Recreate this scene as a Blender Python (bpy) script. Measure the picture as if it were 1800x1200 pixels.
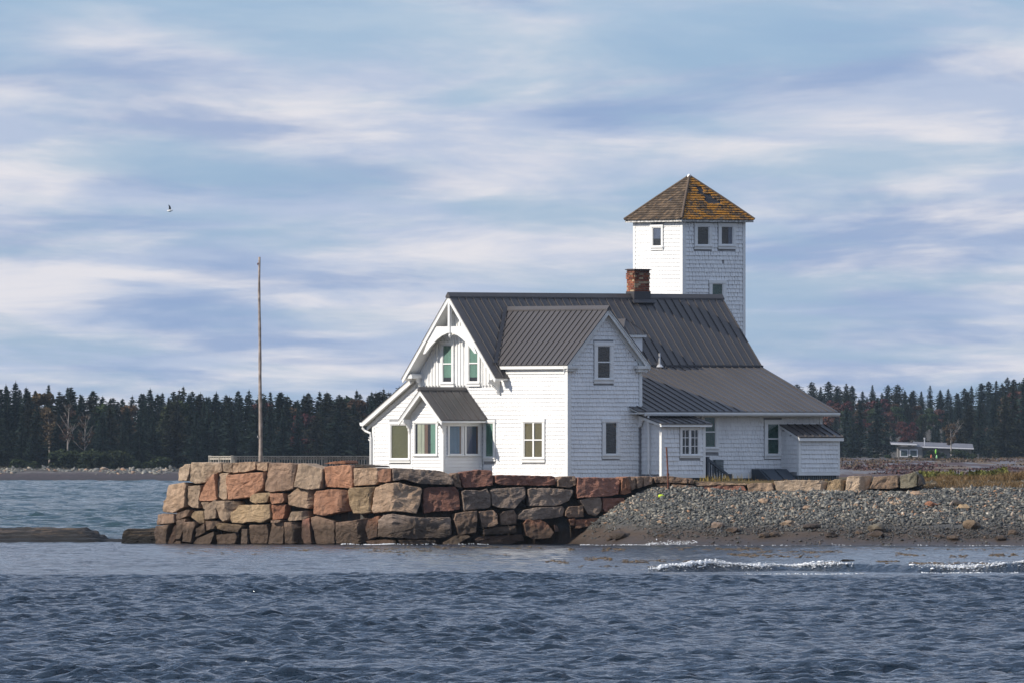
import bpy, bmesh, math, random
import numpy as np
from mathutils import Vector, Matrix, noise as mnoise

for o in list(bpy.data.objects):
    bpy.data.objects.remove(o)
SC = bpy.context.scene
COL = SC.collection
PI = math.pi

# ------------------------------------------------------------------ camera
K = 30000.0            # focal length in photo pixels (1800 px wide): a long telephoto
CH = 3.0               # camera height above the water
HY = 805.0             # photo row of the horizon
cam_d = bpy.data.cameras.new('camera')
cam_d.sensor_width = 36.0
cam_d.lens = 36.0 * K / 1800.0
cam_d.clip_start = 1.0
cam_d.clip_end = 30000.0
cam_d.shift_y = (HY - 600.0) / 1800.0
cam = bpy.data.objects.new('camera', cam_d)
cam.location = (0, 0, CH)
cam.rotation_euler = (PI / 2, 0, 0)
COL.objects.link(cam)
SC.camera = cam

# ------------------------------------------------------------------ light
SUN_EL = math.radians(31)
SUN_AZ = math.atan2(-0.83, -0.30)          # towards the sun, measured from +Y to +X
sd = Vector((math.sin(SUN_AZ) * math.cos(SUN_EL), math.cos(SUN_AZ) * math.cos(SUN_EL), math.sin(SUN_EL)))
sun_d = bpy.data.lights.new('sun', 'SUN')
sun_d.energy = 4.8
sun_d.angle = math.radians(0.5)
sun_d.color = (1.0, 0.92, 0.81)
sun = bpy.data.objects.new('sun', sun_d)
sun.rotation_euler = sd.to_track_quat('Z', 'Y').to_euler()
sun.location = (-60, 560, 60)
COL.objects.link(sun)

world = bpy.data.worlds.new('World')
SC.world = world
world.use_nodes = True
wt = world.node_tree
wt.nodes.clear()

def wn(t, **kw):
    n = wt.nodes.new(t)
    for k, v in kw.items():
        setattr(n, k, v)
    return n

def wlink(a, b):
    wt.links.new(a, b)

def wmath(op, a, b=None, clamp=False):
    n = wn('ShaderNodeMath', operation=op)
    n.use_clamp = clamp
    for i, s in enumerate((a, b)):
        if s is None:
            continue
        if isinstance(s, (int, float)):
            n.inputs[i].default_value = s
        else:
            wlink(s, n.inputs[i])
    return n.outputs[0]

sky = wn('ShaderNodeTexSky', sky_type='NISHITA')
sky.sun_disc = False
sky.sun_elevation = SUN_EL
sky.sun_rotation = SUN_AZ
sky.air_density = 1.0
sky.dust_density = 0.6
sky.ozone_density = 2.0
tc = wn('ShaderNodeTexCoord')
sx = wn('ShaderNodeSeparateXYZ')
wlink(tc.outputs['Generated'], sx.inputs[0])
zc = wmath('MAXIMUM', sx.outputs[2], 0.0)
inv = wmath('DIVIDE', 1.0, wmath('ADD', zc, 0.03))
# a cloud layer seen in perspective: horizontal position / (elevation + curvature)
cu = wmath('MULTIPLY', sx.outputs[0], inv)
cv = wmath('MULTIPLY', sx.outputs[1], inv)
cmb = wn('ShaderNodeCombineXYZ')
wlink(wmath('MULTIPLY', cu, 1.0), cmb.inputs[0])
wlink(wmath('MULTIPLY', cv, 0.25), cmb.inputs[1])

def wnoise(scale, detail, rough, dist, w):
    mp = wn('ShaderNodeMapping')
    mp.inputs['Location'].default_value = w
    wlink(cmb.outputs[0], mp.inputs[0])
    n = wn('ShaderNodeTexNoise')
    n.inputs['Scale'].default_value = scale
    n.inputs['Detail'].default_value = detail
    n.inputs['Roughness'].default_value = rough
    n.inputs['Distortion'].default_value = dist
    wlink(mp.outputs[0], n.inputs[0])
    return n.outputs[0]

def wramp(f, pts):
    r = wn('ShaderNodeValToRGB')
    el = r.color_ramp.elements
    while len(el) < len(pts):
        el.new(0.5)
    for e, (p, c) in zip(el, pts):
        e.position = p
        e.color = (c, c, c, 1) if isinstance(c, (int, float)) else (*c, 1)
    r.color_ramp.interpolation = 'EASE'
    wlink(f, r.inputs[0])
    return r.outputs[0]

def wmix(f, a, b):
    m = wn('ShaderNodeMix', data_type='RGBA')
    wlink(f, m.inputs[0])
    for s, i in ((a, 6), (b, 7)):
        if isinstance(s, tuple):
            m.inputs[i].default_value = (*s, 1)
        else:
            wlink(s, m.inputs[i])
    return m.outputs[2]

n_big = wnoise(1.6, 6.0, 0.55, 0.3, (3.1, 7.7, 0))
n_bright = wnoise(2.6, 7.0, 0.57, 0.35, (11.3, 2.2, 0))
n_dark = wnoise(1.9, 6.0, 0.55, 0.35, (5.5, 1.3, 0))
cover = wmath('MULTIPLY', wramp(n_big, [(0.38, 0.25), (0.56, 1.0)]), wramp(zc, [(0.05, 1.0), (0.6, 0.65)]))
bright = wramp(n_bright, [(0.38, 0.0), (0.64, 1.0)])
dark = wramp(n_dark, [(0.46, 0.0), (0.66, 1.0)])
SKYC = (2.7, 4.1, 6.2)
sky_m = wn('ShaderNodeMix', data_type='RGBA', blend_type='MULTIPLY')
sky_m.inputs[0].default_value = 1.0
wlink(sky.outputs[0], sky_m.inputs[6])
sky_m.inputs[7].default_value = (0.68, 0.95, 1.40, 1)
sky_t = wn('ShaderNodeMix', data_type='RGBA', blend_type='MIX')
sky_t.inputs[0].default_value = 0.6
wlink(sky_m.outputs[2], sky_t.inputs[6])
sky_t.inputs[7].default_value = (*SKYC, 1)
cl = wmix(bright, (4.15, 4.85, 6.3), (6.8, 6.7, 7.1))
cl2 = wmix(wmath('MULTIPLY', dark, 0.8), cl, (2.25, 3.25, 5.3))
tot = wmix(cover, sky_t.outputs[2], cl2)
bg = wn('ShaderNodeBackground')
bg.inputs['Strength'].default_value = 0.115
wlink(tot, bg.inputs[0])
wo = wn('ShaderNodeOutputWorld')
wlink(bg.outputs[0], wo.inputs[0])

SC.view_settings.view_transform = 'Standard'
SC.view_settings.look = 'None'
SC.view_settings.exposure = 0.0
SC.view_settings.gamma = 1.0
SC.view_settings.use_curve_mapping = False
SC.render.engine = 'CYCLES'
SC.cycles.max_bounces = 6
SC.cycles.transparent_max_bounces = 12
SC.cycles.caustics_reflective = False
SC.cycles.caustics_refractive = False

# ------------------------------------------------------------------ helpers
def px(x, y, d):
    """photo pixel + distance -> world point"""
    return Vector(((x - 900.0) * d / K, d, CH - (y - HY) * d / K))

def zat(y, d):
    return CH - (y - HY) * d / K

def tag(o, label=None, cat=None, group=None, kind=None):
    if label: o['label'] = label
    if cat: o['category'] = cat
    if group: o['group'] = group
    if kind: o['kind'] = kind
    return o

def empty(name, loc=(0, 0, 0), rz=0.0):
    o = bpy.data.objects.new(name, None)
    o.location = loc
    o.rotation_euler = (0, 0, rz)
    o.empty_display_size = 0.2
    COL.objects.link(o)
    return o

class MB:
    def __init__(s):
        s.v = []; s.f = []; s.t = []; s.tint = 1.0
    def add(s, vs, fs):
        b = len(s.v)
        s.v.extend([tuple(p) for p in vs])
        for f in fs:
            s.f.append(tuple(b + i for i in f)); s.t.append(s.tint)
    def box(s, x0, x1, y0, y1, z0, z1):
        s.add([(x0, y0, z0), (x1, y0, z0), (x1, y1, z0), (x0, y1, z0), (x0, y0, z1), (x1, y0, z1), (x1, y1, z1), (x0, y1, z1)],
              [(0, 3, 2, 1), (4, 5, 6, 7), (0, 1, 5, 4), (1, 2, 6, 5), (2, 3, 7, 6), (3, 0, 4, 7)])
    def prism(s, pts, ext):
        """planar polygon extruded by vector ext"""
        n = len(pts); e = Vector(ext)
        a = [Vector(p) for p in pts]; b = [p + e for p in a]
        fs = [tuple(range(n))[::-1], tuple(range(n, 2 * n))]
        fs += [(i, (i + 1) % n, n + (i + 1) % n, n + i) for i in range(n)]
        s.add(a + b, fs)
    def tube(s, path, r, n=8, cap=True):
        path = [Vector(p) for p in path]
        if not isinstance(r, (list, tuple)): r = [r] * len(path)
        vs = []
        for i, p in enumerate(path):
            d = (path[min(i + 1, len(path) - 1)] - path[max(i - 1, 0)]).normalized()
            a = d.orthogonal().normalized() if abs(d.z) < 0.9 else Vector((1, 0, 0)).cross(d).normalized()
            if abs(d.z) < 0.9: a = d.cross(Vector((0, 0, 1))).normalized()
            b = d.cross(a).normalized()
            for k in range(n):
                t = 2 * PI * k / n
                vs.append(p + (a * math.cos(t) + b * math.sin(t)) * r[i])
        fs = []
        for i in range(len(path) - 1):
            for k in range(n):
                fs.append((i * n + k, i * n + (k + 1) % n, (i + 1) * n + (k + 1) % n, (i + 1) * n + k))
        if cap:
            fs.append(tuple(range(n))[::-1]); fs.append(tuple(range((len(path) - 1) * n, len(path) * n)))
        s.add(vs, fs)
    def build(s, name, mat, parent=None, recalc=True, smooth=False, off=(0, 0, 0), tint=False, bevel=0.0):
        me = bpy.data.meshes.new(name)
        vs = s.v
        if off != (0, 0, 0):
            vs = [(a - off[0], b - off[1], c - off[2]) for a, b, c in vs]
        me.from_pydata(vs, [], s.f)
        if tint:
            at = me.attributes.new('tint', 'FLOAT', 'FACE')
            at.data.foreach_set('value', s.t)
        if recalc:
            bm = bmesh.new(); bm.from_mesh(me)
            bmesh.ops.recalc_face_normals(bm, faces=bm.faces)
            bm.to_mesh(me); bm.free()
        if smooth:
            me.polygons.foreach_set('use_smooth', [True] * len(me.polygons))
        me.materials.append(mat)
        o = bpy.data.objects.new(name, me)
        COL.objects.link(o)
        if parent is not None: o.parent = parent
        return o

def np_mesh(name, v, f, mat, parent=None, smooth=False, attr=None):
    """fast mesh from numpy verts (n,3) and equal-sized faces (m,k)"""
    me = bpy.data.meshes.new(name)
    v = np.asarray(v, np.float32); f = np.asarray(f, np.int32)
    me.vertices.add(len(v)); me.vertices.foreach_set('co', v.ravel())
    m, k = f.shape
    me.loops.add(m * k); me.loops.foreach_set('vertex_index', f.ravel())
    me.polygons.add(m)
    me.polygons.foreach_set('loop_start', np.arange(0, m * k, k, dtype=np.int32))
    if smooth: me.polygons.foreach_set('use_smooth', np.ones(m, bool))
    if attr:
        for an, (dom, vals) in attr.items():
            at = me.attributes.new(an, 'FLOAT', dom)
            at.data.foreach_set('value', np.asarray(vals, np.float32))
    me.update(calc_edges=True); me.validate()
    me.materials.append(mat)
    o = bpy.data.objects.new(name, me)
    COL.objects.link(o)
    if parent is not None: o.parent = parent
    return o

# ------------------------------------------------------------------ materials
class NT:
    def __init__(s, name):
        s.m = bpy.data.materials.new(name); s.m.use_nodes = True
        s.t = s.m.node_tree; s.t.nodes.clear()
        s.out = s.n('ShaderNodeOutputMaterial')
        s.b = s.n('ShaderNodeBsdfPrincipled')
        s.l(s.b.outputs[0], s.out.inputs[0])
    def n(s, t, **kw):
        x = s.t.nodes.new(t)
        for k, v in kw.items(): setattr(x, k, v)
        return x
    def l(s, a, b): s.t.links.new(a, b)
    def set(s, sock, val):
        i = s.b.inputs[sock] if isinstance(sock, str) else sock
        if isinstance(val, (int, float)): i.default_value = val
        elif isinstance(val, tuple): i.default_value = (*val, 1) if len(val) == 3 else val
        else: s.l(val, i)
    def math(s, op, a, b=None, c=None, clamp=False):
        x = s.n('ShaderNodeMath', operation=op); x.use_clamp = clamp
        for i, q in enumerate((a, b, c)):
            if q is not None: s.set(x.inputs[i], q)
        return x.outputs[0]
    def noise(s, scale, detail=4.0, rough=0.55, dist=0.0, vec=None, coord='Object', mscale=None):
        if vec is None:
            tcn = s.n('ShaderNodeTexCoord'); vec = tcn.outputs[coord]
        if mscale:
            mp = s.n('ShaderNodeMapping'); mp.inputs['Scale'].default_value = mscale
            s.l(vec, mp.inputs[0]); vec = mp.outputs[0]
        x = s.n('ShaderNodeTexNoise')
        x.inputs['Scale'].default_value = scale; x.inputs['Detail'].default_value = detail
        x.inputs['Roughness'].default_value = rough; x.inputs['Distortion'].default_value = dist
        s.l(vec, x.inputs[0])
        return x.outputs[0]
    def ramp(s, f, pts, ease=False):
        r = s.n('ShaderNodeValToRGB'); el = r.color_ramp.elements
        while len(el) < len(pts): el.new(0.5)
        for e, (p, c) in zip(el, pts):
            e.position = p; e.color = (c, c, c, 1) if isinstance(c, (int, float)) else (*c, 1)
        if ease: r.color_ramp.interpolation = 'EASE'
        s.l(f, r.inputs[0]); return r.outputs[0]
    def mix(s, f, a, b, bt='MIX'):
        m = s.n('ShaderNodeMix', data_type='RGBA', blend_type=bt)
        s.set(m.inputs[0], f); s.set(m.inputs[6], a); s.set(m.inputs[7], b)
        return m.outputs[2]
    def pos(s): return s.n('ShaderNodeNewGeometry').outputs['Position']
    def xyz(s, v):
        x = s.n('ShaderNodeSeparateXYZ'); s.l(v, x.inputs[0]); return x.outputs
    def rnd(s): return s.n('ShaderNodeObjectInfo').outputs['Random']
    def attr(s, name): return s.n('ShaderNodeAttribute', attribute_name=name).outputs['Fac']
    def bump(s, h, strength=0.5, dist=0.02):
        b = s.n('ShaderNodeBump'); b.inputs['Strength'].default_value = strength; b.inputs['Distance'].default_value = dist
        s.l(h, b.inputs['Height']); s.l(b.outputs[0], s.b.inputs['Normal'])

def simple(name, col, rough=0.6, var=0.15, scale=6.0, bump=0.0, metallic=0.0, rndv=0.0, spec=0.5, bscale=None):
    m = NT(name)
    f = m.noise(scale, 5.0)
    lo = tuple(c * (1 - var) for c in col); hi = tuple(min(1, c * (1 + var)) for c in col)
    c = m.ramp(f, [(0.3, lo), (0.7, hi)])
    if rndv:
        k = m.math('MULTIPLY_ADD', m.rnd(), 2 * rndv, 1 - rndv)
        hs = m.n('ShaderNodeHueSaturation'); m.l(c, hs.inputs['Color']); m.l(k, hs.inputs['Value']); c = hs.outputs[0]
    m.set('Base Color', c); m.set('Roughness', rough); m.set('Metallic', metallic)
    m.b.inputs['Specular IOR Level'].default_value = spec
    if bump: m.bump(m.noise(bscale or scale * 3, 5.0), bump, 0.02)
    return m.m

M = {}
M['white'] = simple('white_paint', (0.80, 0.80, 0.79), 0.55, 0.05, 2.0)
M['trim'] = simple('white_trim_paint', (0.79, 0.79, 0.775), 0.5, 0.06, 3.0)
M['grey_trim'] = simple('weathered_trim_paint', (0.66, 0.66, 0.64), 0.6, 0.15, 4.0)

def shingle_mat():
    m = NT('painted_shingles')
    t = m.attr('tint')
    c = m.mix(t, (0.80, 0.80, 0.80), (0.86, 0.86, 0.855))
    d = m.ramp(m.noise(0.9, 6.0, 0.6, 0.3), [(0.35, 0.90), (0.6, 1.0)])
    c = m.mix(1.0, c, d, 'MULTIPLY')
    m.set('Base Color', c); m.set('Roughness', 0.6)
    m.bump(m.noise(30, 3.0, mscale=(1, 1, 0.15)), 0.25, 0.006)
    return m.m
M['shingle'] = shingle_mat()
def tower_shingle_mat():
    m = NT('worn_painted_shingles')
    t = m.attr('tint')
    c = m.mix(t, (0.77, 0.77, 0.77), (0.85, 0.85, 0.84))
    pt = m.ramp(m.noise(2.2, 8.0, 0.7, 0.6), [(0.66, 0.0), (0.70, 1.0)])
    c = m.mix(m.math('MULTIPLY', pt, 0.6), c, (0.23, 0.20, 0.18))
    m.set('Base Color', c); m.set('Roughness', 0.65)
    return m.m
M['tshingle'] = tower_shingle_mat()
M['sheath'] = simple('old_sheathing_wood', (0.30, 0.30, 0.31), 0.8, 0.2, 3.0)

def roof_mat():
    m = NT('grey_standing_seam_metal')
    f = m.noise(0.7, 4.0)
    c = m.ramp(f, [(0.3, (0.066, 0.060, 0.060)), (0.7, (0.078, 0.071, 0.071))])
    k = m.math('MULTIPLY_ADD', m.rnd(), 0.16, 0.92)
    hs = m.n('ShaderNodeHueSaturation'); m.l(c, hs.inputs['Color']); m.l(k, hs.inputs['Value'])
    m.set('Base Color', hs.outputs[0]); m.set('Roughness', 0.42); m.set('Metallic', 0.0)
    m.bump(m.noise(1.6, 2.0), 0.12, 0.02)
    return m.m
M['roof'] = roof_mat()
M['roof_dark'] = simple('dark_roof_flashing', (0.045, 0.044, 0.05), 0.45, 0.1, 2.0)
M['slate'] = simple('slate_blue_paint', (0.055, 0.068, 0.085), 0.6, 0.12, 3.0)
M['slate2'] = simple('grey_meter_box', (0.12, 0.14, 0.15), 0.5, 0.1, 3.0)
M['found'] = simple('dark_foundation', (0.04, 0.045, 0.055), 0.8, 0.2, 3.0)
M['black'] = simple('black_room_shade_and_cord', (0.006, 0.006, 0.007), 0.9, 0.3, 2.0)  # near-black colour stands for unlit rooms; also cord and float eye
M['rust'] = simple('rusted_iron', (0.14, 0.045, 0.025), 0.8, 0.4, 12.0)
M['steel'] = simple('pale_pipe_metal', (0.55, 0.55, 0.56), 0.4, 0.1, 5.0, metallic=0.4)
M['oldwood'] = simple('weathered_grey_wood', (0.36, 0.33, 0.28), 0.85, 0.35, 7.0, 0.4, rndv=0.2)

def shade_mat(name, col, folds=0.0):
    m = NT(name)
    f = m.noise(2.5, 4.0, mscale=(1, 1, 0.5))
    c = m.ramp(f, [(0.3, tuple(x * 0.8 for x in col)), (0.7, tuple(x * 1.15 for x in col))])
    m.set('Base Color', c); m.set('Roughness', 0.9)
    if folds:
        m.bump(m.noise(folds, 1.0, mscale=(1, 1, 0.02)), 0.8, 0.05)
    return m.m
M['sh_green'] = shade_mat('sea_green_shade', (0.11, 0.22, 0.165), 6)
M['sh_olive'] = shade_mat('olive_blind', (0.088, 0.088, 0.034))
M['sh_olive2'] = shade_mat('brown_olive_blind', (0.10, 0.085, 0.034))
M['sh_dgreen'] = shade_mat('dark_green_shade', (0.018, 0.065, 0.05), 8)
M['sh_brown'] = shade_mat('dark_brown_blind', (0.014, 0.010, 0.009))
M['sh_cream'] = shade_mat('cream_curtain', (0.34, 0.37, 0.28), 14)
M['refl_blue'] = shade_mat('painted_sky_reflection', (0.05, 0.14, 0.24), 9)  # blue sky reflected in a bay side pane, put into the panel colour
M['sh_dblue'] = shade_mat('slate_blue_blind_and_reflection', (0.07, 0.09, 0.14), 4)  # painted sky reflection in one bay pane; blind and curtain in the tower
M['woodframe'] = simple('varnished_wood', (0.13, 0.075, 0.045), 0.5, 0.2, 5.0)
def glass_mat():
    m = NT('window_glass')
    tr = m.n('ShaderNodeBsdfTransparent'); gl = m.n('ShaderNodeBsdfGlossy')
    gl.inputs['Roughness'].default_value = 0.03
    ge = m.n('ShaderNodeNewGeometry'); dp = m.n('ShaderNodeVectorMath', operation='DOT_PRODUCT')
    m.l(ge.outputs['Normal'], dp.inputs[0]); m.l(ge.outputs['Incoming'], dp.inputs[1])
    c5 = m.math('POWER', m.math('SUBTRACT', 1.0, m.math('ABSOLUTE', dp.outputs['Value'])), 5.0)
    fr = m.math('MULTIPLY_ADD', c5, 0.96, 0.032)
    mx = m.n('ShaderNodeMixShader')
    m.l(fr, mx.inputs[0]); m.l(tr.outputs[0], mx.inputs[1]); m.l(gl.outputs[0], mx.inputs[2])
    m.l(mx.outputs[0], m.out.inputs[0])
    m.t.nodes.remove(m.b)
    return m.m
M['glass'] = glass_mat()

def stone_mat(name, c1, c2, streak=None):
    m = NT(name)
    geo = m.pos(); xyz = m.xyz(geo)
    f = m.noise(1.7, 6.0, 0.6, 0.4, vec=geo)
    c = m.ramp(f, [(0.32, c1), (0.68, c2)])
    sp = m.ramp(m.noise(38, 3.0, 0.7, vec=geo), [(0.35, 0.78), (0.62, 1.10)])
    c = m.mix(1.0, c, sp, 'MULTIPLY')
    # weather streaks running down the faces
    st = m.ramp(m.noise(3.2, 5.0, 0.6, 0.2, vec=geo, mscale=(1.4, 1.4, 0.3)), [(0.52, 0.0), (0.72, 0.5)])
    c = m.mix(st, c, (0.07, 0.055, 0.045))
    k = m.math('MULTIPLY_ADD', m.rnd(), 0.36, 0.80)
    hs = m.n('ShaderNodeHueSaturation'); m.l(c, hs.inputs['Color']); m.l(k, hs.inputs['Value'])
    # tide stain below the high-water line
    zz = m.math('ADD', xyz[2], m.math('MULTIPLY', m.noise(1.3, 4.0, vec=geo), -0.7))
    tide = m.ramp(m.math('MULTIPLY_ADD', zz, 0.5, 0.5), [(0.57, 0.88), (0.82, 0.0)], True)
    c = m.mix(tide, hs.outputs[0], (0.066, 0.040, 0.023))
    m.set('Base Color', c); m.set('Roughness', m.math('MULTIPLY_ADD', tide, -0.25, 0.85))
    h = m.math('ADD', m.math('MULTIPLY', m.noise(7, 8.0, 0.72, vec=geo), 0.8), m.math('MULTIPLY', m.noise(22, 5.0, 0.7, vec=geo), 0.5))
    m.bump(h, 1.0, 0.11)
    return m.m
ST = {
    'tan': ((0.40, 0.265, 0.17), (0.54, 0.375, 0.25)), 'pale': ((0.46, 0.335, 0.225), (0.60, 0.45, 0.315)),
    'gtan': ((0.34, 0.24, 0.162), (0.46, 0.335, 0.23)), 'salmon': ((0.41, 0.20, 0.115), (0.53, 0.28, 0.17)),
    'red': ((0.27, 0.12, 0.082), (0.37, 0.175, 0.12)), 'brown': ((0.26, 0.17, 0.115), (0.38, 0.25, 0.17)),
    'grey': ((0.28, 0.205, 0.155), (0.40, 0.30, 0.23)), 'ochre': ((0.36, 0.25, 0.14), (0.48, 0.34, 0.20)),
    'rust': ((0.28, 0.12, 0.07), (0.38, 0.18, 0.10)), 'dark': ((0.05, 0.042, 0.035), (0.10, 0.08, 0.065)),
    'olive': ((0.20, 0.18, 0.12), (0.30, 0.26, 0.18)),
}
for k, (a, b) in ST.items():
    M['st_' + k] = stone_mat('granite_' + k, a, b)

def foliage(name, c1, c2, sat_r=0.25):
    m = NT(name)
    t = m.attr('tint')
    c = m.mix(t, c1, c2)
    k = m.math('MULTIPLY_ADD', m.rnd(), 2 * sat_r, 1 - sat_r)
    hs = m.n('ShaderNodeHueSaturation'); m.l(c, hs.inputs['Color']); m.l(k, hs.inputs['Value'])
    hs.inputs['Hue'].default_value = 0.5
    m.l(m.math('MULTIPLY_ADD', m.rnd(), 0.04, 0.48), hs.inputs['Hue'])
    m.set('Base Color', hs.outputs[0]); m.set('Roughness', 0.75)
    m.b.inputs['Specular IOR Level'].default_value = 0.2
    return m.m
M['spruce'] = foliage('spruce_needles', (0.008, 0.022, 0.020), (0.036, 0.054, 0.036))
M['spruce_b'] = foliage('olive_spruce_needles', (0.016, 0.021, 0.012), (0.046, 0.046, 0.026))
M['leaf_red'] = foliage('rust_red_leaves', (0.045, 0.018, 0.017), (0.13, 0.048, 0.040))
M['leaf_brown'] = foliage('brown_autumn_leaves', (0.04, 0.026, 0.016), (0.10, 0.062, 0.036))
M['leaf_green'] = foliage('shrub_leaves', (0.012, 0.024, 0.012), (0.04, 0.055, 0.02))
M['bark'] = simple('dark_bark', (0.05, 0.04, 0.032), 0.9, 0.3, 3.0)
M['bark_pale'] = simple('pale_birch_bark', (0.30, 0.26, 0.23), 0.9, 0.25, 3.0)

# ------------------------------------------------------------------ the lie of the land
WALL = [(215, 604.0), (262, 601.0), (290, 599.6), (480, 596.8), (690, 594.6), (800, 595.0), (1050, 596.1), (1150, 596.8), (1300, 596.9), (1640, 596.1)]
WX = np.array([(x - 900) * d / K for x, d in WALL]); WD = np.array([d for _, d in WALL])
def wall_d(x_px):
    return float(np.interp(x_px, [p[0] for p in WALL], [p[1] for p in WALL]))
SHORE = [(975, 597.3), (1000, 595.6), (1040, 592.6), (1090, 590.0), (1150, 588.2), (1250, 587.2), (1400, 586.6), (1800, 586.0), (2200, 585.0)]
SX = np.array([(x - 900) * d / K for x, d in SHORE]); SD = np.array([d for _, d in SHORE])
rng = np.random.default_rng(7)

def vnoise(x, y, s, seed=0):
    """smooth value noise, vectorised"""
    x = np.asarray(x) / s; y = np.asarray(y) / s
    xi = np.floor(x).astype(np.int64); yi = np.floor(y).astype(np.int64)
    fx = x - xi; fy = y - yi
    fx = fx * fx * (3 - 2 * fx); fy = fy * fy * (3 - 2 * fy)
    def h(a, b):
        n = (a * 374761393 + b * 668265263 + seed * 1442695041) & 0x7fffffff
        n = ((n ^ (n >> 13)) * 1274126177) & 0x7fffffff
        n = (n ^ (n >> 16)) & 0xffff
        return n / 65535.0
    return (h(xi, yi) * (1 - fx) + h(xi + 1, yi) * fx) * (1 - fy) + (h(xi, yi + 1) * (1 - fx) + h(xi + 1, yi + 1) * fx) * fy

def land_z(X, Y):
    X = np.asarray(X, float); Y = np.asarray(Y, float)
    dw = np.interp(X, WX, WD)
    ys = np.interp(X, SX, SD)
    t = Y - ys
    prof = np.interp(t, [-40, -10, 0, 2.2, 4.6, 9.0, 11.5, 14, 20, 30], [-3.0, -1.2, 0.0, 0.36, 0.92, 1.80, 1.95, 2.12, 2.24, 2.24])
    prof = prof + (vnoise(X, Y, 2.3, 1) - 0.5) * 0.16 * np.clip(t / 3, 0, 1) + (vnoise(X, Y, 0.7, 2) - 0.5) * 0.05 * np.clip(t / 2, 0, 1)
    prof = prof + 0.24 * np.exp(-((X - 4.8) / 2.0) ** 2) * np.clip((t - 2) / 6, 0, 1)
    berm = 0.10 * np.clip((X - 13.5) / 4.0, 0, 1)
    prof = prof + berm * np.clip((t - 7) / 4, 0, 1)
    top = np.interp(X, [-13, -3, 2, 8, 30], [2.55, 2.42, 2.28, 2.2, 2.2])
    behind = Y > dw + 0.55
    bank = np.where(behind, top + (vnoise(X, Y, 1.1, 3) - 0.5) * 0.06, -2.0)
    z = np.where(X < SX[0], bank, np.where(behind & (X < 14.2), np.maximum(bank, prof), prof))
    z = np.where(X < -11.25, -2.0, z)
    return z

def ground_mat():
    m = NT('shore_ground')
    geo = m.pos(); s = m.xyz(geo)
    zz = m.math('ADD', s[2], m.math('MULTIPLY_ADD', m.noise(0.9, 5.0, vec=geo), 0.5, -0.25))
    zr = m.math('MULTIPLY', zz, 0.35)
    sand = m.ramp(m.noise(2.5, 6.0, 0.6, vec=geo), [(0.3, (0.042, 0.028, 0.019)), (0.7, (0.075, 0.050, 0.034))])
    grav = m.ramp(m.noise(14, 5.0, 0.7, vec=geo), [(0.3, (0.035, 0.035, 0.034)), (0.7, (0.10, 0.098, 0.092))])
    turf = m.ramp(m.noise(4, 6.0, 0.7, vec=geo), [(0.3, (0.06, 0.045, 0.018)), (0.7, (0.12, 0.085, 0.035))])
    f1 = m.ramp(zr, [(0.15, 0.0), (0.24, 1.0)])
    f2 = m.ramp(zr, [(0.715, 0.0), (0.76, 1.0)])
    wet = m.ramp(zr, [(0.0, 1.0), (0.13, 0.0)])
    c = m.mix(f1, sand, grav); c = m.mix(f2, c, turf)
    c = m.mix(m.math('MULTIPLY', wet, 0.55), c, (0.035, 0.028, 0.024))
    m.set('Base Color', c); m.set('Roughness', m.math('MULTIPLY_ADD', wet, -0.5, 0.92))
    m.bump(m.noise(9, 6.0, 0.7, vec=geo), 0.7, 0.05)
    return m.m
gx = np.arange(-11.8, 32.01, 0.22); gy = np.concatenate([np.arange(580, 612, 0.2), np.arange(612, 618, 0.6), np.arange(618, 660, 1.0)])
GX, GY = np.meshgrid(gx, gy)
GZ = land_z(GX, GY)
nx_, ny_ = len(gx), len(gy)
def grid_faces(nx, ny, base=0):
    i = np.arange(nx - 1)[None, :] + nx * np.arange(ny - 1)[:, None]
    f = np.stack([i, i + 1, i + nx + 1, i + nx], -1).reshape(-1, 4)
    return f + base
ground = np_mesh('ground', np.stack([GX, GY, GZ], -1).reshape(-1, 3), grid_faces(nx_, ny_), ground_mat(), smooth=True)
tag(ground, kind='structure', label='grass topped point with a sloping sand and shingle beach')

# far land: a bare gravelly foreland on the right, the wooded shore on the left
def far_z(X, Y):
    right = np.interp(Y, [640, 700, 900, 1400, 2000, 2650, 2900, 3350, 3700, 5000], [1.9, 1.4, 1.0, 1.35, 2.1, 2.9, 3.3, 9.5, 12, 12])
    left = np.interp(Y, [2200, 2236, 2258, 2290, 2330, 2700, 3000, 5000], [-3, -0.8, 0.5, 1.25, 1.7, 3.0, 5.0, 6])
    k = np.clip((X + 6) / 8.0, 0, 1)
    k = np.where(Y < 2200, (X > 2).astype(float), k)
    z = left * (1 - k) + right * k
    return z + (vnoise(X, Y, 23, 5) - 0.5) * 0.35 * np.clip((Y - 700) / 600, 0, 1) * np.where(X < 0, 0.5, 1)

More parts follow.
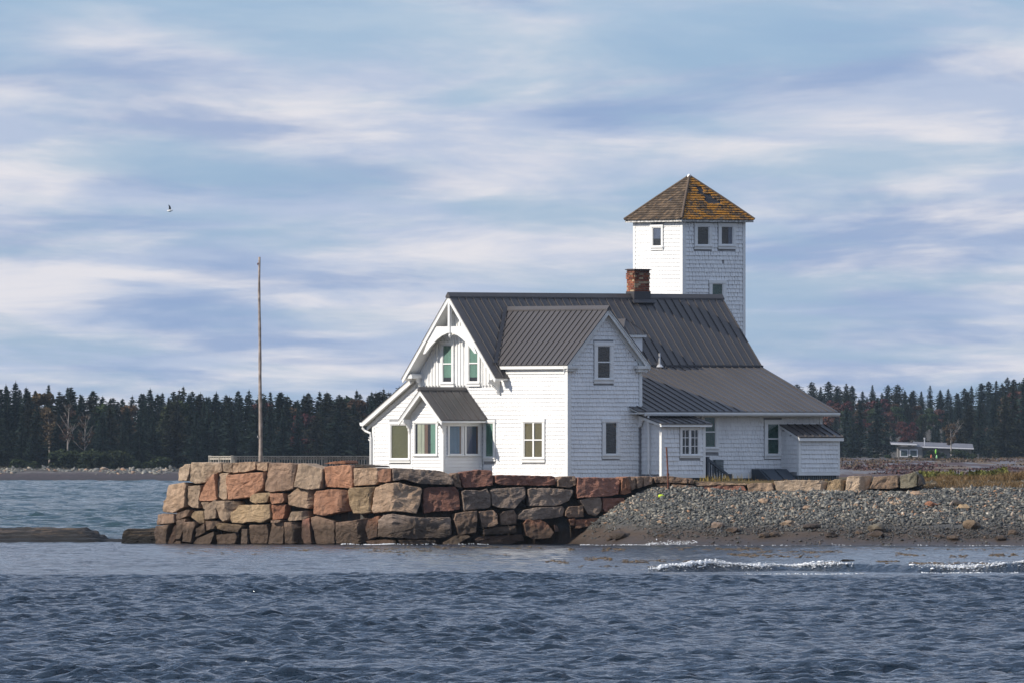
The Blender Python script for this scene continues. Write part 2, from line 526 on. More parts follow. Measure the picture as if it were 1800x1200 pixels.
def far_mat():
    m = NT('far_foreland')
    geo = m.pos(); s = m.xyz(geo)
    stretch = m.noise(1.0, 5.0, 0.6, 0.5, vec=geo, mscale=(0.10, 0.0032, 0.0))
    stretch2 = m.noise(1.0, 5.0, 0.6, 0.3, vec=geo, mscale=(0.15, 0.005, 0.0))
    fine = m.noise(0.5, 6.0, 0.7, vec=geo)
    grav = m.ramp(fine, [(0.3, (0.07, 0.07, 0.082)), (0.7, (0.15, 0.147, 0.165))])
    mar = m.ramp(fine, [(0.3, (0.028, 0.013, 0.014)), (0.7, (0.06, 0.027, 0.027))])
    brn = m.ramp(fine, [(0.3, (0.07, 0.05, 0.03)), (0.7, (0.15, 0.10, 0.06))])
    c = m.mix(m.ramp(stretch, [(0.48, 0.0), (0.51, 1.0)]), grav, mar)
    c = m.mix(m.ramp(stretch2, [(0.52, 0.0), (0.56, 1.0)]), c, brn)
    # the wood floor behind the open ground
    wf = m.ramp(m.math('MULTIPLY', s[1], 0.0002), [(0.528, 0.0), (0.545, 1.0)])
    c = m.mix(m.math('MULTIPLY', wf, m.ramp(s[0], [(0.0, 0.0), (0.02, 1.0)])), c, (0.04, 0.03, 0.018))
    # left beach: wet weed band low down, pale cobble above, grass
    zl = m.math('ADD', s[2], m.math('MULTIPLY_ADD', m.noise(0.25, 4.0, vec=geo, mscale=(1, 0.2, 1)), 0.4, -0.2))
    lb = m.ramp(m.math('MULTIPLY', zl, 0.4), [(0.0, (0.016, 0.012, 0.013)), (0.22, (0.024, 0.014, 0.016)), (0.38, (0.030, 0.018, 0.019)), (0.46, (0.085, 0.074, 0.070)), (0.54, (0.04, 0.032, 0.024)), (0.64, (0.032, 0.027, 0.012))])
    isl = m.ramp(m.math('MULTIPLY_ADD', s[0], 0.05, 0.5), [(0.49, 1.0), (0.51, 0.0)])
    c = m.mix(isl, c, m.mix(1.0, lb, m.ramp(m.noise(1.2, 5.0, 0.75, vec=geo, mscale=(1, 0.15, 1)), [(0.35, 0.45), (0.65, 1.7)]), 'MULTIPLY'))
    m.set('Base Color', c); m.set('Roughness', 0.95)
    return m.m
fx = np.arange(-170, 190.1, 3.0); fy = np.concatenate([np.arange(640, 2200, 20.0), np.arange(2200, 2420, 3.0), np.arange(2420, 5000, 25.0)])
FX, FY = np.meshgrid(fx, fy); FZ = far_z(FX, FY)
FZ = np.where((FX < 4) & (FY < 2200), -4.0, FZ)
foreland = np_mesh('far_shore', np.stack([FX, FY, FZ], -1).reshape(-1, 3), grid_faces(len(fx), len(fy)), far_mat(), smooth=True)
tag(foreland, kind='structure', label='low far shore of cobble, heath and woodland floor')

# ------------------------------------------------------------------ the sea
def make_waves(n, l0, l1, slope, seed, spread=0.75, head=-PI / 2 + 0.25):
    r = np.random.default_rng(seed)
    lam = np.exp(r.uniform(math.log(l0), math.log(l1), n))
    ang = head + r.normal(0, spread, n)
    k = 2 * PI / lam
    a = lam / (2 * PI) * slope * math.sqrt(2.0 / n) * r.uniform(0.5, 1.4, n)
    return np.stack([k * np.cos(ang), k * np.sin(ang), a, r.uniform(0, 2 * PI, n), np.cos(ang), np.sin(ang)], 1)
W_near = make_waves(100, 0.28, 1.7, 0.24, 3, spread=0.8)
W_far = make_waves(70, 0.9, 4.5, 0.19, 5, spread=0.85)
BRK = [(1085, 447), (1140, 449), (1250, 452), (1400, 455), (1530, 452), (1620, 449), (1830, 451)]
def gerstner(X, Y, W, amp, lmin=0.0):
    hx = np.zeros_like(X); hy = np.zeros_like(X); hz = np.zeros_like(X)
    for kx, ky, a, ph, cx, cy in W:
        if 2 * PI / math.hypot(kx, ky) < lmin: continue
        p = kx * X + ky * Y + ph
        c = np.cos(p); s = np.sin(p)
        hz += a * c; hx -= 0.85 * a * cx * s; hy -= 0.85 * a * cy * s
    g = 0.50 + 0.55 * vnoise(X, Y * 0.22, 5.0, 11) + 0.45 * vnoise(X, Y * 0.35, 1.9, 12)
    return hx * amp * g, hy * amp * g, hz * amp * g
def calm(X, Y):
    edge = 432 + (vnoise(X, Y * 0, 6.0, 21) - 0.5) * 16
    k = np.clip((Y - edge) / 14.0, 0, 1); k = k * k * (3 - 2 * k)
    return 1 - 0.62 * k * np.clip(1 - (Y - 600) / 30, 0, 1)
def breaker(X, Y):
    # one low breaking wave running in towards the beach
    bx = np.array([(p[0] - 900) * p[1] / K for p in BRK]); bd = np.array([p[1] for p in BRK])
    d0 = np.interp(X, bx, bd)
    w = np.clip((X - bx[0]) / 1.6, 0, 1) * (0.45 + 0.75 * vnoise(X, X * 0, 1.7, 31))
    u = Y - d0
    return 0.26 * w * np.where(u < 0, np.exp(-(u / 0.55) ** 2), np.exp(-(u / 1.8) ** 2))
def sea_point(X, Y, lmin=0.0):
    hx, hy, hz = gerstner(X, Y, W_near, calm(X, Y), lmin)
    return X + hx, Y + hy, hz + breaker(X, Y)
sv = []; sf = []; base = 0
def sea_patch(x0, x1, dx, y0, y1, dy, fn):
    global base
    xs = np.arange(x0, x1 + dx / 2, dx); ysq = np.arange(y0, y1 + dy / 2, dy)
    X, Y = np.meshgrid(xs, ysq)
    a, b, c = fn(X, Y)
    sv.append(np.stack([a, b, c], -1).reshape(-1, 3)); sf.append(grid_faces(len(xs), len(ysq), base)); base += len(xs) * len(ysq)
sea_patch(-10.6, 10.6, 0.093, 220, 330, 0.105, lambda X, Y: sea_point(X, Y))
sea_patch(-13.9, 13.9, 0.10, 329.9, 440, 0.112, lambda X, Y: sea_point(X, Y))
sea_patch(-21, 21, 0.21, 439.8, 612, 0.25, lambda X, Y: sea_point(X, Y, 0.6))
def far_sea(X, Y):
    hx, hy, hz = gerstner(X, Y, W_far, 0.35 + 0.65 * np.clip((Y - 610) / 40, 0, 1))
    return X + hx, Y + hy, hz
sea_patch(-32, -10, 0.28, 611, 1000, 0.46, far_sea)
sea_patch(-50, -16, 0.6, 999.5, 1500, 0.95, far_sea)
sea_patch(-76, -26, 0.85, 1499.5, 2262, 1.25, far_sea)
# the sea goes on at the sides, with coarser ripples
for sx0, sx1 in ((-70, -10.5), (10.5, 70)):
    sea_patch(sx0, sx1, 0.62, 220, 330, 0.6, lambda X, Y: sea_point(X, Y, 0.4))
for sx0, sx1 in ((-70, -13.8), (13.8, 70)):
    sea_patch(sx0, sx1, 0.62, 329.9, 440, 0.6, lambda X, Y: sea_point(X, Y, 0.4))
for sx0, sx1 in ((-75, -20.9), (20.9, 75)):
    sea_patch(sx0, sx1, 0.9, 439.8, 612, 0.9, lambda X, Y: sea_point(X, Y, 1.2))
for sx0, sx1, sy0, sy1 in ((-120, -31.8, 611, 1000), (-10.2, 6, 611, 1000), (-130, -49.5, 999.5, 1500), (-16.4, 6, 999.5, 1500), (-150, -75, 1499.5, 2262), (-26.8, 6, 1499.5, 2262)):
    sea_patch(sx0, sx1, 1.5, sy0, sy1, 2.0, far_sea)
# deep sheet below, out to the horizon
sv.append(np.array([(-2500, -500, -0.55), (2500, -500, -0.55), (2500, 5400, -0.55), (-2500, 5400, -0.55)], float))
sf.append(np.array([[0, 1, 2, 3]]) + base)
def sea_mat():
    m = NT('sea_water')
    geo = m.pos()
    s = m.xyz(geo)
    far = m.ramp(m.math('MULTIPLY', s[1], 0.001), [(0.60, 0.0), (0.66, 1.0)])
    c = m.mix(far, (0.003, 0.012, 0.024), (0.010, 0.040, 0.042))
    m.set('Base Color', c); m.set('Roughness', 0.10); m.set('IOR', 1.333)
    h = m.math('ADD', m.noise(3.2, 4.0, 0.65, 0.5, vec=geo, mscale=(1, 0.9, 1)), m.math('MULTIPLY', m.noise(8, 3.0, 0.6, vec=geo), 0.35))
    m.bump(h, 0.9, 0.16)
    return m.m
sea = np_mesh('sea', np.concatenate(sv), np.concatenate(sf), sea_mat(), smooth=True)
tag(sea, kind='structure', label='choppy blue grey sea, smoother over the weed by the shore')

# ------------------------------------------------------------------ the granite seawall
def tr(x0, y0, s, pts): return [(x0 + a / s, y0 + b / s) for a, b in pts]
def A(*p): return tr(200, 780, 6, p)
def B(*p): return tr(440, 780, 6, p)
def C(*p): return tr(700, 780, 6, p)
def D(*p): return tr(960, 800, 5, p)
def E(*p): return tr(1300, 800, 3.6, p)
# outline, stone colour, photo column of a vertical arris (right of it the face turns away), how sharply
STONES = [
 (A((690,388),(684,300),(702,248),(750,212),(815,208),(800,300),(780,385)), 'pale', None, 0),
 (A((782,388),(806,290),(822,190),(1000,188),(1060,200),(1070,290),(980,385),(955,405),(850,420)), 'pale', 360, .8),
 (A((1068,210),(1135,190),(1140,280),(1105,300),(1065,295)), 'gtan', None, 0),
 (A((1148,200),(1240,196),(1245,290),(1200,298),(1150,285)), 'gtan', None, 0),
 (A((1250,196),(1305,192),(1308,300),(1255,308)), 'tan', None, 0),
 (A((1314,190),(1490,182),(1488,262),(1400,290),(1315,300)), 'tan', None, 0),
 (A((1500,200),(1620,188),(1615,275),(1580,285),(1505,270)), 'tan', None, 0),
 (A((1055,322),(1085,305),(1085,560),(1095,575),(1040,600),(895,600),(890,575),(960,430)), 'salmon', None, 0),
 (A((1097,300),(1200,300),(1192,420),(1183,585),(1140,585),(1088,555),(1088,460)), 'gtan', None, 0),
 (A((1202,350),(1217,325),(1350,310),(1600,290),(1585,420),(1550,480),(1440,560),(1280,575),(1195,585)), 'salmon', None, 0),
 (A((590,430),(640,418),(755,400),(768,430),(748,660),(700,680),(625,725),(535,715),(545,600),(570,580)), 'tan', None, 0),
 (A((780,440),(910,430),(915,460),(890,590),(885,675),(810,670),(762,640)), 'gtan', None, 0),
 (A((925,612),(1000,607),(962,690),(940,680)), 'gtan', None, 0),
 (A((1002,622),(1080,580),(1095,640),(1082,780),(962,795),(962,700)), 'gtan', None, 0),
 (A((1092,600),(1190,595),(1290,600),(1300,640),(1240,700),(1200,800),(1150,815),(1110,770),(1088,680)), 'gtan', 398, 1.2),
 (A((1435,550),(1480,520),(1650,508),(1665,530),(1640,560),(1620,610),(1480,625),(1430,600)), 'ochre', None, 0),
 (A((1208,720),(1270,690),(1312,640),(1640,632),(1648,770),(1580,825),(1400,820),(1360,835),(1230,830)), 'ochre', None, 0),
 (A((465,745),(500,730),(640,738),(650,830),(500,845),(455,850)), 'brown', None, 0),
 (A((655,732),(760,692),(790,690),(762,760),(662,800)), 'brown', 326, .9),
 (A((850,705),(945,700),(945,830),(890,840),(805,765),(815,730)), 'ochre', None, 0),
 (A((440,1062),(440,930),(460,860),(600,845),(580,930),(548,1062)), 'brown', None, 0),
 (A((555,1058),(600,950),(645,850),(655,845),(640,1000),(625,1020),(612,1058)), 'red', None, 0),
 (A((662,800),(740,780),(720,940),(690,1000),(644,1010),(655,880)), 'brown', 318, .9),
 (A((760,820),(870,815),(880,850),(840,950),(825,1040),(735,1030),(745,900)), 'brown', None, 0),
 (A((872,890),(960,832),(968,920),(862,985)), 'brown', None, 0),
 (A((972,810),(1040,805),(1120,810),(1130,830),(1064,848),(1060,890),(982,912)), 'brown', 372, .9),
 (A((1077,842),(1120,830),(1350,852),(1360,870),(1310,928),(1200,918),(1082,888)), 'ochre', None, 0),
 (A((1087,952),(1290,934),(1310,975),(1282,1050),(1087,1050)), 'brown', None, 0),
 (A((840,1055),(880,988),(1058,918),(1058,960),(1022,1050)), 'grey', None, 0),
 (A((625,1060),(660,1020),(710,1015),(720,1060)), 'brown', None, 0),
 (A((1352,1050),(1362,890),(1420,892),(1420,1050)), 'grey', None, 0),
 (A((1430,850),(1610,847),(1622,930),(1600,1050),(1430,1050)), 'brown', None, 0),
 (A((1665,520),(1800,515),(1805,590),(1785,620),(1665,628)), 'salmon', None, 0),
 (B((205,200),(450,195),(495,210),(480,330),(460,470),(370,490),(200,505),(140,490),(165,330)), 'brown', 515, .9),
 (B((507,205),(560,200),(765,260),(755,400),(740,470),(610,480),(472,450),(492,330)), 'gtan', None, 0),
 (B((775,240),(830,225),(890,225),(1050,212),(1075,240),(1080,400),(1060,465),(860,455),(767,450)), 'salmon', None, 0),
 (B((1087,252),(1350,247),(1350,395),(1310,425),(1087,440)), 'tan', None, 0),
 (B((1092,210),(1330,228),(1352,242),(1092,244)), 'dark', None, 0),
 (B((770,203),(880,180),(1000,172),(1010,200),(900,210)), 'rust', None, 0),
 (B((1340,290),(1380,265),(1480,250),(1482,388),(1430,403),(1355,398)), 'salmon', None, 0),
 (C((-68,250),(0,250),(400,275),(510,300),(560,350),(578,385),(572,428),(400,423),(200,413),(60,370),(-62,388)), 'grey', None, 0),
 (B((390,540),(480,460),(600,460),(670,482),(660,620),(600,680),(480,660),(400,640)), 'tan', 540, 1.2),
 (B((667,530),(700,490),(850,472),(1010,482),(1028,500),(1035,700),(930,720),(780,755),(667,735),(667,640)), 'salmon', 597, 1.3),
 (B((1037,490),(1060,457),(1310,447),(1300,480),(1267,620),(1270,718),(1170,735),(1080,730),(1047,640)), 'ochre', 648, .9),
 (B((1277,690),(1294,580),(1324,452),(1430,412),(1560,402),(1700,440),(1800,452),(1818,480),(1790,640),(1750,733),(1600,713),(1480,708),(1290,728)), 'tan', None, 0),
 (B((215,635),(370,628),(350,740),(330,785),(215,800)), 'rust', None, 0),
 (B((222,803),(330,797),(300,828),(227,828)), 'brown', None, 0),
 (B((395,800),(430,712),(580,702),(600,760),(545,800),(400,808)), 'gtan', 530, 1.0),
 (B((207,832),(340,822),(340,1050),(190,1050)), 'brown', None, 0),
 (B((352,822),(430,817),(530,832),(530,1050),(352,1050)), 'brown', 512, 1.2),
 (B((547,790),(620,772),(636,900),(656,1050),(560,1050),(537,960)), 'red', None, 0),
 (B((634,770),(690,752),(880,812),(890,860),(887,1050),(760,1055),(670,1050),(662,920),(634,880)), 'brown', None, 0),
 (B((912,822),(1100,802),(1220,777),(1215,1010),(1140,1055),(907,1050)), 'brown', 630, 1.2),
 (B((1212,880),(1242,802),(1330,757),(1366,752),(1335,870),(1340,980),(1240,1005)), 'rust', None, 0),
 (B((1352,800),(1400,747),(1500,732),(1800,772),(2120,772),(2130,960),(2050,988),(1680,998),(1480,983),(1347,975)), 'grey', None, 0),
 (B((1220,1020),(1380,1002),(1540,1012),(1540,1060),(1250,1070)), 'rust', None, 0),
 (C((0,1012),(390,1007),(410,1030),(300,1060),(30,1060)), 'brown', None, 0),
 (C((562,320),(600,302),(636,302),(672,458),(600,448),(580,400)), 'brown', None, 0),
 (C((644,300),(860,267),(990,272),(1000,300),(1005,433),(850,453),(692,460),(654,350)), 'red', None, 0),
 (C((1017,330),(1090,322),(1630,335),(1662,345),(1664,425),(1600,438),(1070,428),(1020,400)), 'red', None, 0),
 (C((277,470),(330,452),(600,447),(640,500),(655,600),(655,690),(560,703),(380,713),(280,733),(267,640)), 'red', None, 0),
 (C((664,500),(700,482),(880,487),(935,467),(972,530),(982,660),(950,675),(692,698)), 'grey', None, 0),
 (C((970,490),(1000,467),(1330,447),(1348,480),(1343,560),(1260,640),(1230,680),(1080,675),(994,650)), 'grey', None, 0),
 (C((1362,480),(1400,460),(1600,462),(1838,480),(1848,500),(1800,600),(1680,648),(1382,653)), 'grey', None, 0),
 (C((602,730),(720,707),(825,702),(830,860),(820,935),(640,960),(592,800)), 'brown', None, 0),
 (C((848,712),(1000,692),(1040,730),(1050,838),(1000,868),(882,878)), 'brown', None, 0),
 (C((1077,740),(1110,707),(1220,692),(1258,750),(1253,838),(1150,853),(1082,843)), 'brown', None, 0),
 (C((1264,750),(1320,692),(1450,667),(1740,657),(1758,690),(1738,758),(1600,788),(1320,798),(1264,788)), 'grey', None, 0),
 (C((892,902),(1000,873),(1240,862),(1253,928),(1150,943),(892,953)), 'brown', None, 0),
 (C((1322,830),(1350,792),(1500,792),(1580,840),(1640,930),(1600,990),(1420,1005),(1347,960)), 'rust', None, 0),
 (C((800,1012),(850,977),(1200,957),(1320,947),(1340,1012),(1150,1060),(900,1065),(810,1060)), 'red', None, 0),
 (C((470,1040),(600,962),(740,957),(760,977),(700,1002),(620,1060),(480,1060)), 'ochre', None, 0),
 (C((1645,850),(1682,860),(1698,920),(1652,925)), 'red', None, 0),
 (D((97,215),(130,182),(258,180),(263,258),(200,283),(102,273)), 'brown', None, 0),
 (D((268,260),(277,192),(400,190),(640,194),(653,220),(638,338),(560,358),(272,373),(264,330)), 'red', None, 0),
 (D((660,192),(706,184),(730,240),(748,328),(690,343),(657,338)), 'rust', None, 0),
 (D((714,186),(780,182),(788,288),(760,308)), 'brown', None, 0),
 (D((792,184),(845,182),(850,275),(802,288)), 'brown', None, 0),
 (D((853,184),(935,182),(940,245),(862,273)), 'brown', None, 0),
 (D((947,187),(1080,177),(1240,197),(1245,243),(962,238)), 'brown', None, 0),
 (D((1249,200),(1290,202),(1300,235),(1290,250),(1253,245)), 'brown', None, 0),
 (D((972,252),(1090,242),(1095,300),(1000,300)), 'brown', None, 0),
 (D((1102,252),(1290,257),(1350,290),(1340,312),(1110,306)), 'brown', None, 0),
 (D((1300,234),(1350,228),(1772,246),(1772,258),(1360,262),(1320,268)), 'tan', None, 0),
 (D((1362,272),(1400,263),(1740,264),(1765,316),(1700,340),(1390,335)), 'red', None, 0),
 (D((172,480),(200,447),(320,437),(333,538),(200,545),(170,530)), 'brown', None, 0),
 (D((292,390),(400,367),(480,367),(493,400),(488,488),(440,533),(372,518),(332,450)), 'grey', None, 0),
 (D((502,372),(690,370),(680,420),(600,500),(520,500),(504,470)), 'red', None, 0),
 (D((200,557),(254,552),(248,612),(217,614)), 'rust', None, 0),
 (D((260,562),(400,552),(470,547),(450,600),(300,640),(254,640)), 'rust', None, 0),
 (E((45,182),(80,172),(208,172),(222,240),(60,248)), 'tan', None, 0),
 (E((217,162),(350,154),(510,157),(550,167),(540,240),(500,250),(232,252)), 'pale', 1442, 1.2),
 (E((542,235),(562,167),(600,150),(663,152),(658,225),(640,238)), 'ochre', 1478, 1.0),
 (E((668,228),(677,137),(700,129),(828,127),(815,212),(790,222),(740,235)), 'pale', 1511, 1.1),
 (E((824,208),(852,132),(1000,124),(1005,200),(960,212)), 'tan', None, 0),
 (E((1015,205),(1015,127),(1113,99),(1128,120),(1123,195),(1060,208)), 'olive', None, 0),
 (E((1134,112),(1150,140),(1165,180),(1132,195)), 'dark', None, 0),
]
rs = random.Random(11)
def resample(poly, step, jit):
    # cut the corners slightly, then walk the outline with a little jitter
    p2 = []
    n = len(poly)
    for i in range(n):
        a, b = Vector(poly[i]), Vector(poly[(i + 1) % n])
        L = (b - a).length
        k = min(0.14, 0.7 / max(L, 0.1))
        p2 += [a.lerp(b, k), a.lerp(b, 1 - k)]
    out = []
    n = len(p2)
    for i in range(n):
        a, b = p2[i], p2[(i + 1) % n]
        L = (b - a).length
        m = max(1, int(L / step))
        for j in range(m):
            q = a.lerp(b, j / m)
            out.append(q + Vector((rs.uniform(-jit, jit), rs.uniform(-jit, jit))))
    return out
def wall_normal(x):
    d0, d1 = wall_d(x - 14), wall_d(x + 14)
    p0, p1 = px(x - 14, 805, d0), px(x + 14, 805, d1)
    t = (p1 - p0).normalized()
    return Vector((t.y, -t.x, 0))       # out of the wall, towards the sea
def stone_obj(poly, mat, ridge, sharp, parent, off, depth=0.95, dist=None, name='granite_block', swell=0.10):
    mx_ = sum(p[0] for p in poly) / len(poly); my_ = sum(p[1] for p in poly) / len(poly)
    poly = [(mx_ + (p[0] - mx_) * 0.996, my_ + (p[1] - my_) * 0.996) for p in poly]
    pts = resample(poly, 3.4, 0.5)
    cx = sum(p.x for p in pts) / len(pts); cy = sum(p.y for p in pts) / len(pts)
    seed = Vector((rs.uniform(-99, 99), rs.uniform(-99, 99), rs.uniform(-99, 99)))
    sl = rs.uniform(-0.10, 0.10); sz = rs.uniform(-0.10, 0.16); proud = rs.uniform(-0.05, 0.07)
    dcen = dist if dist else None
    rings = [(0.97, depth), (0.99, 0.24), (1.0, 0.055), (0.986, 0.012), (0.95, 0.0), (0.80, 0.0), (0.62, 0.0), (0.44, 0.0), (0.22, 0.0)]
    vs = []; n = len(pts)
    def place(qx, qy, dep, amt):
        d = dist if dist else wall_d(qx)
        w = px(qx, qy, d)
        nr = wall_normal(qx) if not dist else Vector((-0.25, -0.97, 0))
        if amt:
            e = mnoise.noise(w * 1.1 + seed) * 0.06 + mnoise.noise(w * 3.5 + seed) * 0.04 + mnoise.noise(w * 8.0 + seed) * 0.035
            e += (qx - cx) / 50 * sl + (cy - qy) / 50 * sz
            dep = dep - e * amt - proud
            if ridge and qx > ridge: dep += (qx - ridge) / 50 * sharp
        else:
            if ridge and qx > ridge and dep < depth: dep += (qx - ridge) / 50 * sharp
        return w - nr * dep
    for f, dep in rings:
        for p in pts:
            vs.append(place(cx + (p.x - cx) * f, cy + (p.y - cy) * f, dep, 0 if dep >= depth else 1))
    vs.append(place(cx, cy, 0, 1))
    fs = [tuple(range(n))]
    for r in range(len(rings) - 1):
        for i in range(n):
            j = (i + 1) % n
            fs.append((r * n + i, r * n + j, (r + 1) * n + j, (r + 1) * n + i))
    r = len(rings) - 1
    for i in range(n):
        fs.append((r * n + i, r * n + (i + 1) % n, len(rings) * n))
    b = MB(); b.add(vs, fs)
    o = b.build(name, mat, parent, off=off, smooth=False)
    return o
seawall_loc = (float(px(690, 955, 594.2).x), 596.0, 0.0)
seawall = empty('seawall', seawall_loc)
tag(seawall, 'rough granite block seawall in tan, salmon and brown round the point', 'wall')
for poly, c, ridge, sharp in STONES:
    stone_obj(poly, M['st_' + c], ridge, sharp, seawall, seawall_loc)
# rubble core behind the blocks: fills the joints with shadow
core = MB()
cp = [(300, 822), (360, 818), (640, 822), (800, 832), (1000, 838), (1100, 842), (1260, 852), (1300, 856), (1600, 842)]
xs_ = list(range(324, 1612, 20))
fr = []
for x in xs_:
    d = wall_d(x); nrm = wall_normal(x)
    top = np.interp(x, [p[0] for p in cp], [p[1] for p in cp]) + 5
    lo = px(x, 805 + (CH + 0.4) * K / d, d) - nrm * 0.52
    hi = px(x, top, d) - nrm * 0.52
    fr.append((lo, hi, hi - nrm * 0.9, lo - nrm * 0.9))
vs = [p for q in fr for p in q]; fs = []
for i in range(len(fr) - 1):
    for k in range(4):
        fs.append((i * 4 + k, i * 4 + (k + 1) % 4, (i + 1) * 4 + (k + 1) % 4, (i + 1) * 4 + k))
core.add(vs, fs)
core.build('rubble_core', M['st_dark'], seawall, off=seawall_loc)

# ------------------------------------------------------------------ the house
TH = math.radians(37.6)
CT, SN = math.cos(TH), math.sin(TH)
ZG = 2.2
CORNER = Vector(((998 - 900) * 600 / K, 600.0))
VC = 6.1
HO = Vector((CORNER.x - VC * SN, CORNER.y + VC * CT))     # world position of u = v = 0
house = empty('station_house', (HO.x, HO.y, ZG), TH)
tag(house, 'white shingled station house with steep dark metal roofs behind the granite wall', 'house')
def L(u, v, z): return (u, -v, z - ZG)
def ray_u(x, y, c):
    """photo pixel on the plane u = c -> (v, z)"""
    dx, dz = (x - 900) / K, -(y - HY) / K
    # u = (X-HOx)*CT + (Y-HOy)*SN ; v = (X-HOx)*SN - (Y-HOy)*CT, X = dx*t, Y = t
    t = (c + HO.x * CT + HO.y * SN) / (dx * CT + SN)
    X, Y = dx * t, t
    return ((X - HO.x) * SN - (Y - HO.y) * CT, CH + dz * t)
def ray_v(x, y, c):
    dx, dz = (x - 900) / K, -(y - HY) / K
    t = (c + HO.x * SN - HO.y * CT) / (dx * SN - CT)
    X, Y = dx * t, t
    return ((X - HO.x) * CT + (Y - HO.y) * SN, CH + dz * t)

class HB(MB):
    """mesh builder in house coordinates (u along the ridge, v towards the sea, z up)"""
    def hbox(s, u0, u1, v0, v1, z0, z1): s.box(min(u0, u1), max(u0, u1), -max(v0, v1), -min(v0, v1), z0 - ZG, z1 - ZG)
    def hprism(s, pts, ext): s.prism([L(*p) for p in pts], (ext[0], -ext[1], ext[2]))
    def htube(s, pts, r, n=8): s.tube([L(*p) for p in pts], r, n)

ZR = zat(518, 604.6)            # main ridge
PITCH = 1.065
CU = VC and 1.64                # cross gable centre
ZCR = zat(541, 600.8)           # cross ridge
V_BRK = 2.33; Z_BRK = ZR - PITCH * V_BRK
V_EAVE = 6.66; Z_EAVE = Z_BRK - 0.379 * (V_EAVE - V_BRK)
VL_BRK = -2.78; ZL_BRK = ZR - PITCH * 2.78
VL_EAVE = -5.57; ZL_EAVE = zat(740, 609.0)
SL_L = (ZL_BRK - ZL_EAVE) / (VL_BRK - VL_EAVE)
U_END = 11.72; UW_END = 11.42; VLW = -5.25
Z_CE = ZCR - PITCH * 1.86       # cross eave
def roof_front(v):              # underside outline of the front wall
    if v < VL_BRK: return ZL_BRK + (v - VL_BRK) * SL_L - 0.03
    return ZR - PITCH * abs(v) - 0.03

rh = random.Random(5)
def poly_span(poly, z):
    xs = []
    n = len(poly)
    for i in range(n):
        (a, za), (b, zb) = poly[i], poly[(i + 1) % n]
        if (za <= z < zb) or (zb <= z < za):
            xs.append(a + (b - a) * (z - za) / (zb - za))
    xs.sort()
    return [(xs[i], xs[i + 1]) for i in range(0, len(xs) - 1, 2)]
def subtract(spans, h0, h1):
    out = []
    for a, b in spans:
        if h1 <= a or h0 >= b: out.append((a, b)); continue
        if h0 > a: out.append((a, h0))
        if h1 < b: out.append((h1, b))
    return out
def shingle_mesh(mb, P, poly, holes, course=0.146, wmin=0.09, wmax=0.20, gap=0.008, thick=0.027, missing=0.0, skirt=None):
    """P(s, z, n) -> builder coordinates; every shingle is a small wedge"""
    z0 = min(p[1] for p in poly); z1 = max(p[1] for p in poly)
    k = 0
    z = z0
    while z < z1 - 0.02:
        zt = min(z + course * 1.02, z1)
        zm = z + course * 0.5
        spans = poly_span(poly, min(zm, z1 - 0.005))
        for (a, b, c, d) in holes:
            if d > z + 0.02 and c < zt - 0.02: spans = subtract(spans, a, b)
        lap = rh.uniform(-0.005, 0.005)
        for a, b in spans:
            s = a
            while s < b - 0.015:
                w = rh.uniform(wmin, wmax)
                e = min(s + w, b)
                if b - e < 0.05: e = b
                if rh.random() >= missing:
                    dz = rh.uniform(-0.004, 0.003) + lap; t = thick * rh.uniform(0.94, 1.06)
                    g = gap * rh.uniform(0.5, 1.3)
                    mb.tint = rh.random()
                    q = [P(s, z + dz, t), P(e - g, z + dz, t), P(e - g, zt, 0.005), P(s, zt, 0.005), P(s, z + dz, 0.0), P(e - g, z + dz, 0.0)]
                    mb.add(q, [(0, 1, 2, 3), (4, 5, 1, 0), (0, 3, 4), (1, 5, 2)])
                s = e
        z += course
        k += 1
def face_u(c):     # lit faces, outward -u
    return lambda s, z, n: L(c - n, s, z)
def face_v(c):     # shaded faces, outward +v
    return lambda s, z, n: L(s, c + n, z)
def clap_mesh(mb, P, poly, holes, course=0.125, thick=0.034):
    shingle_mesh(mb, P, poly, holes, course, 3.0, 4.0, 0.002, thick)

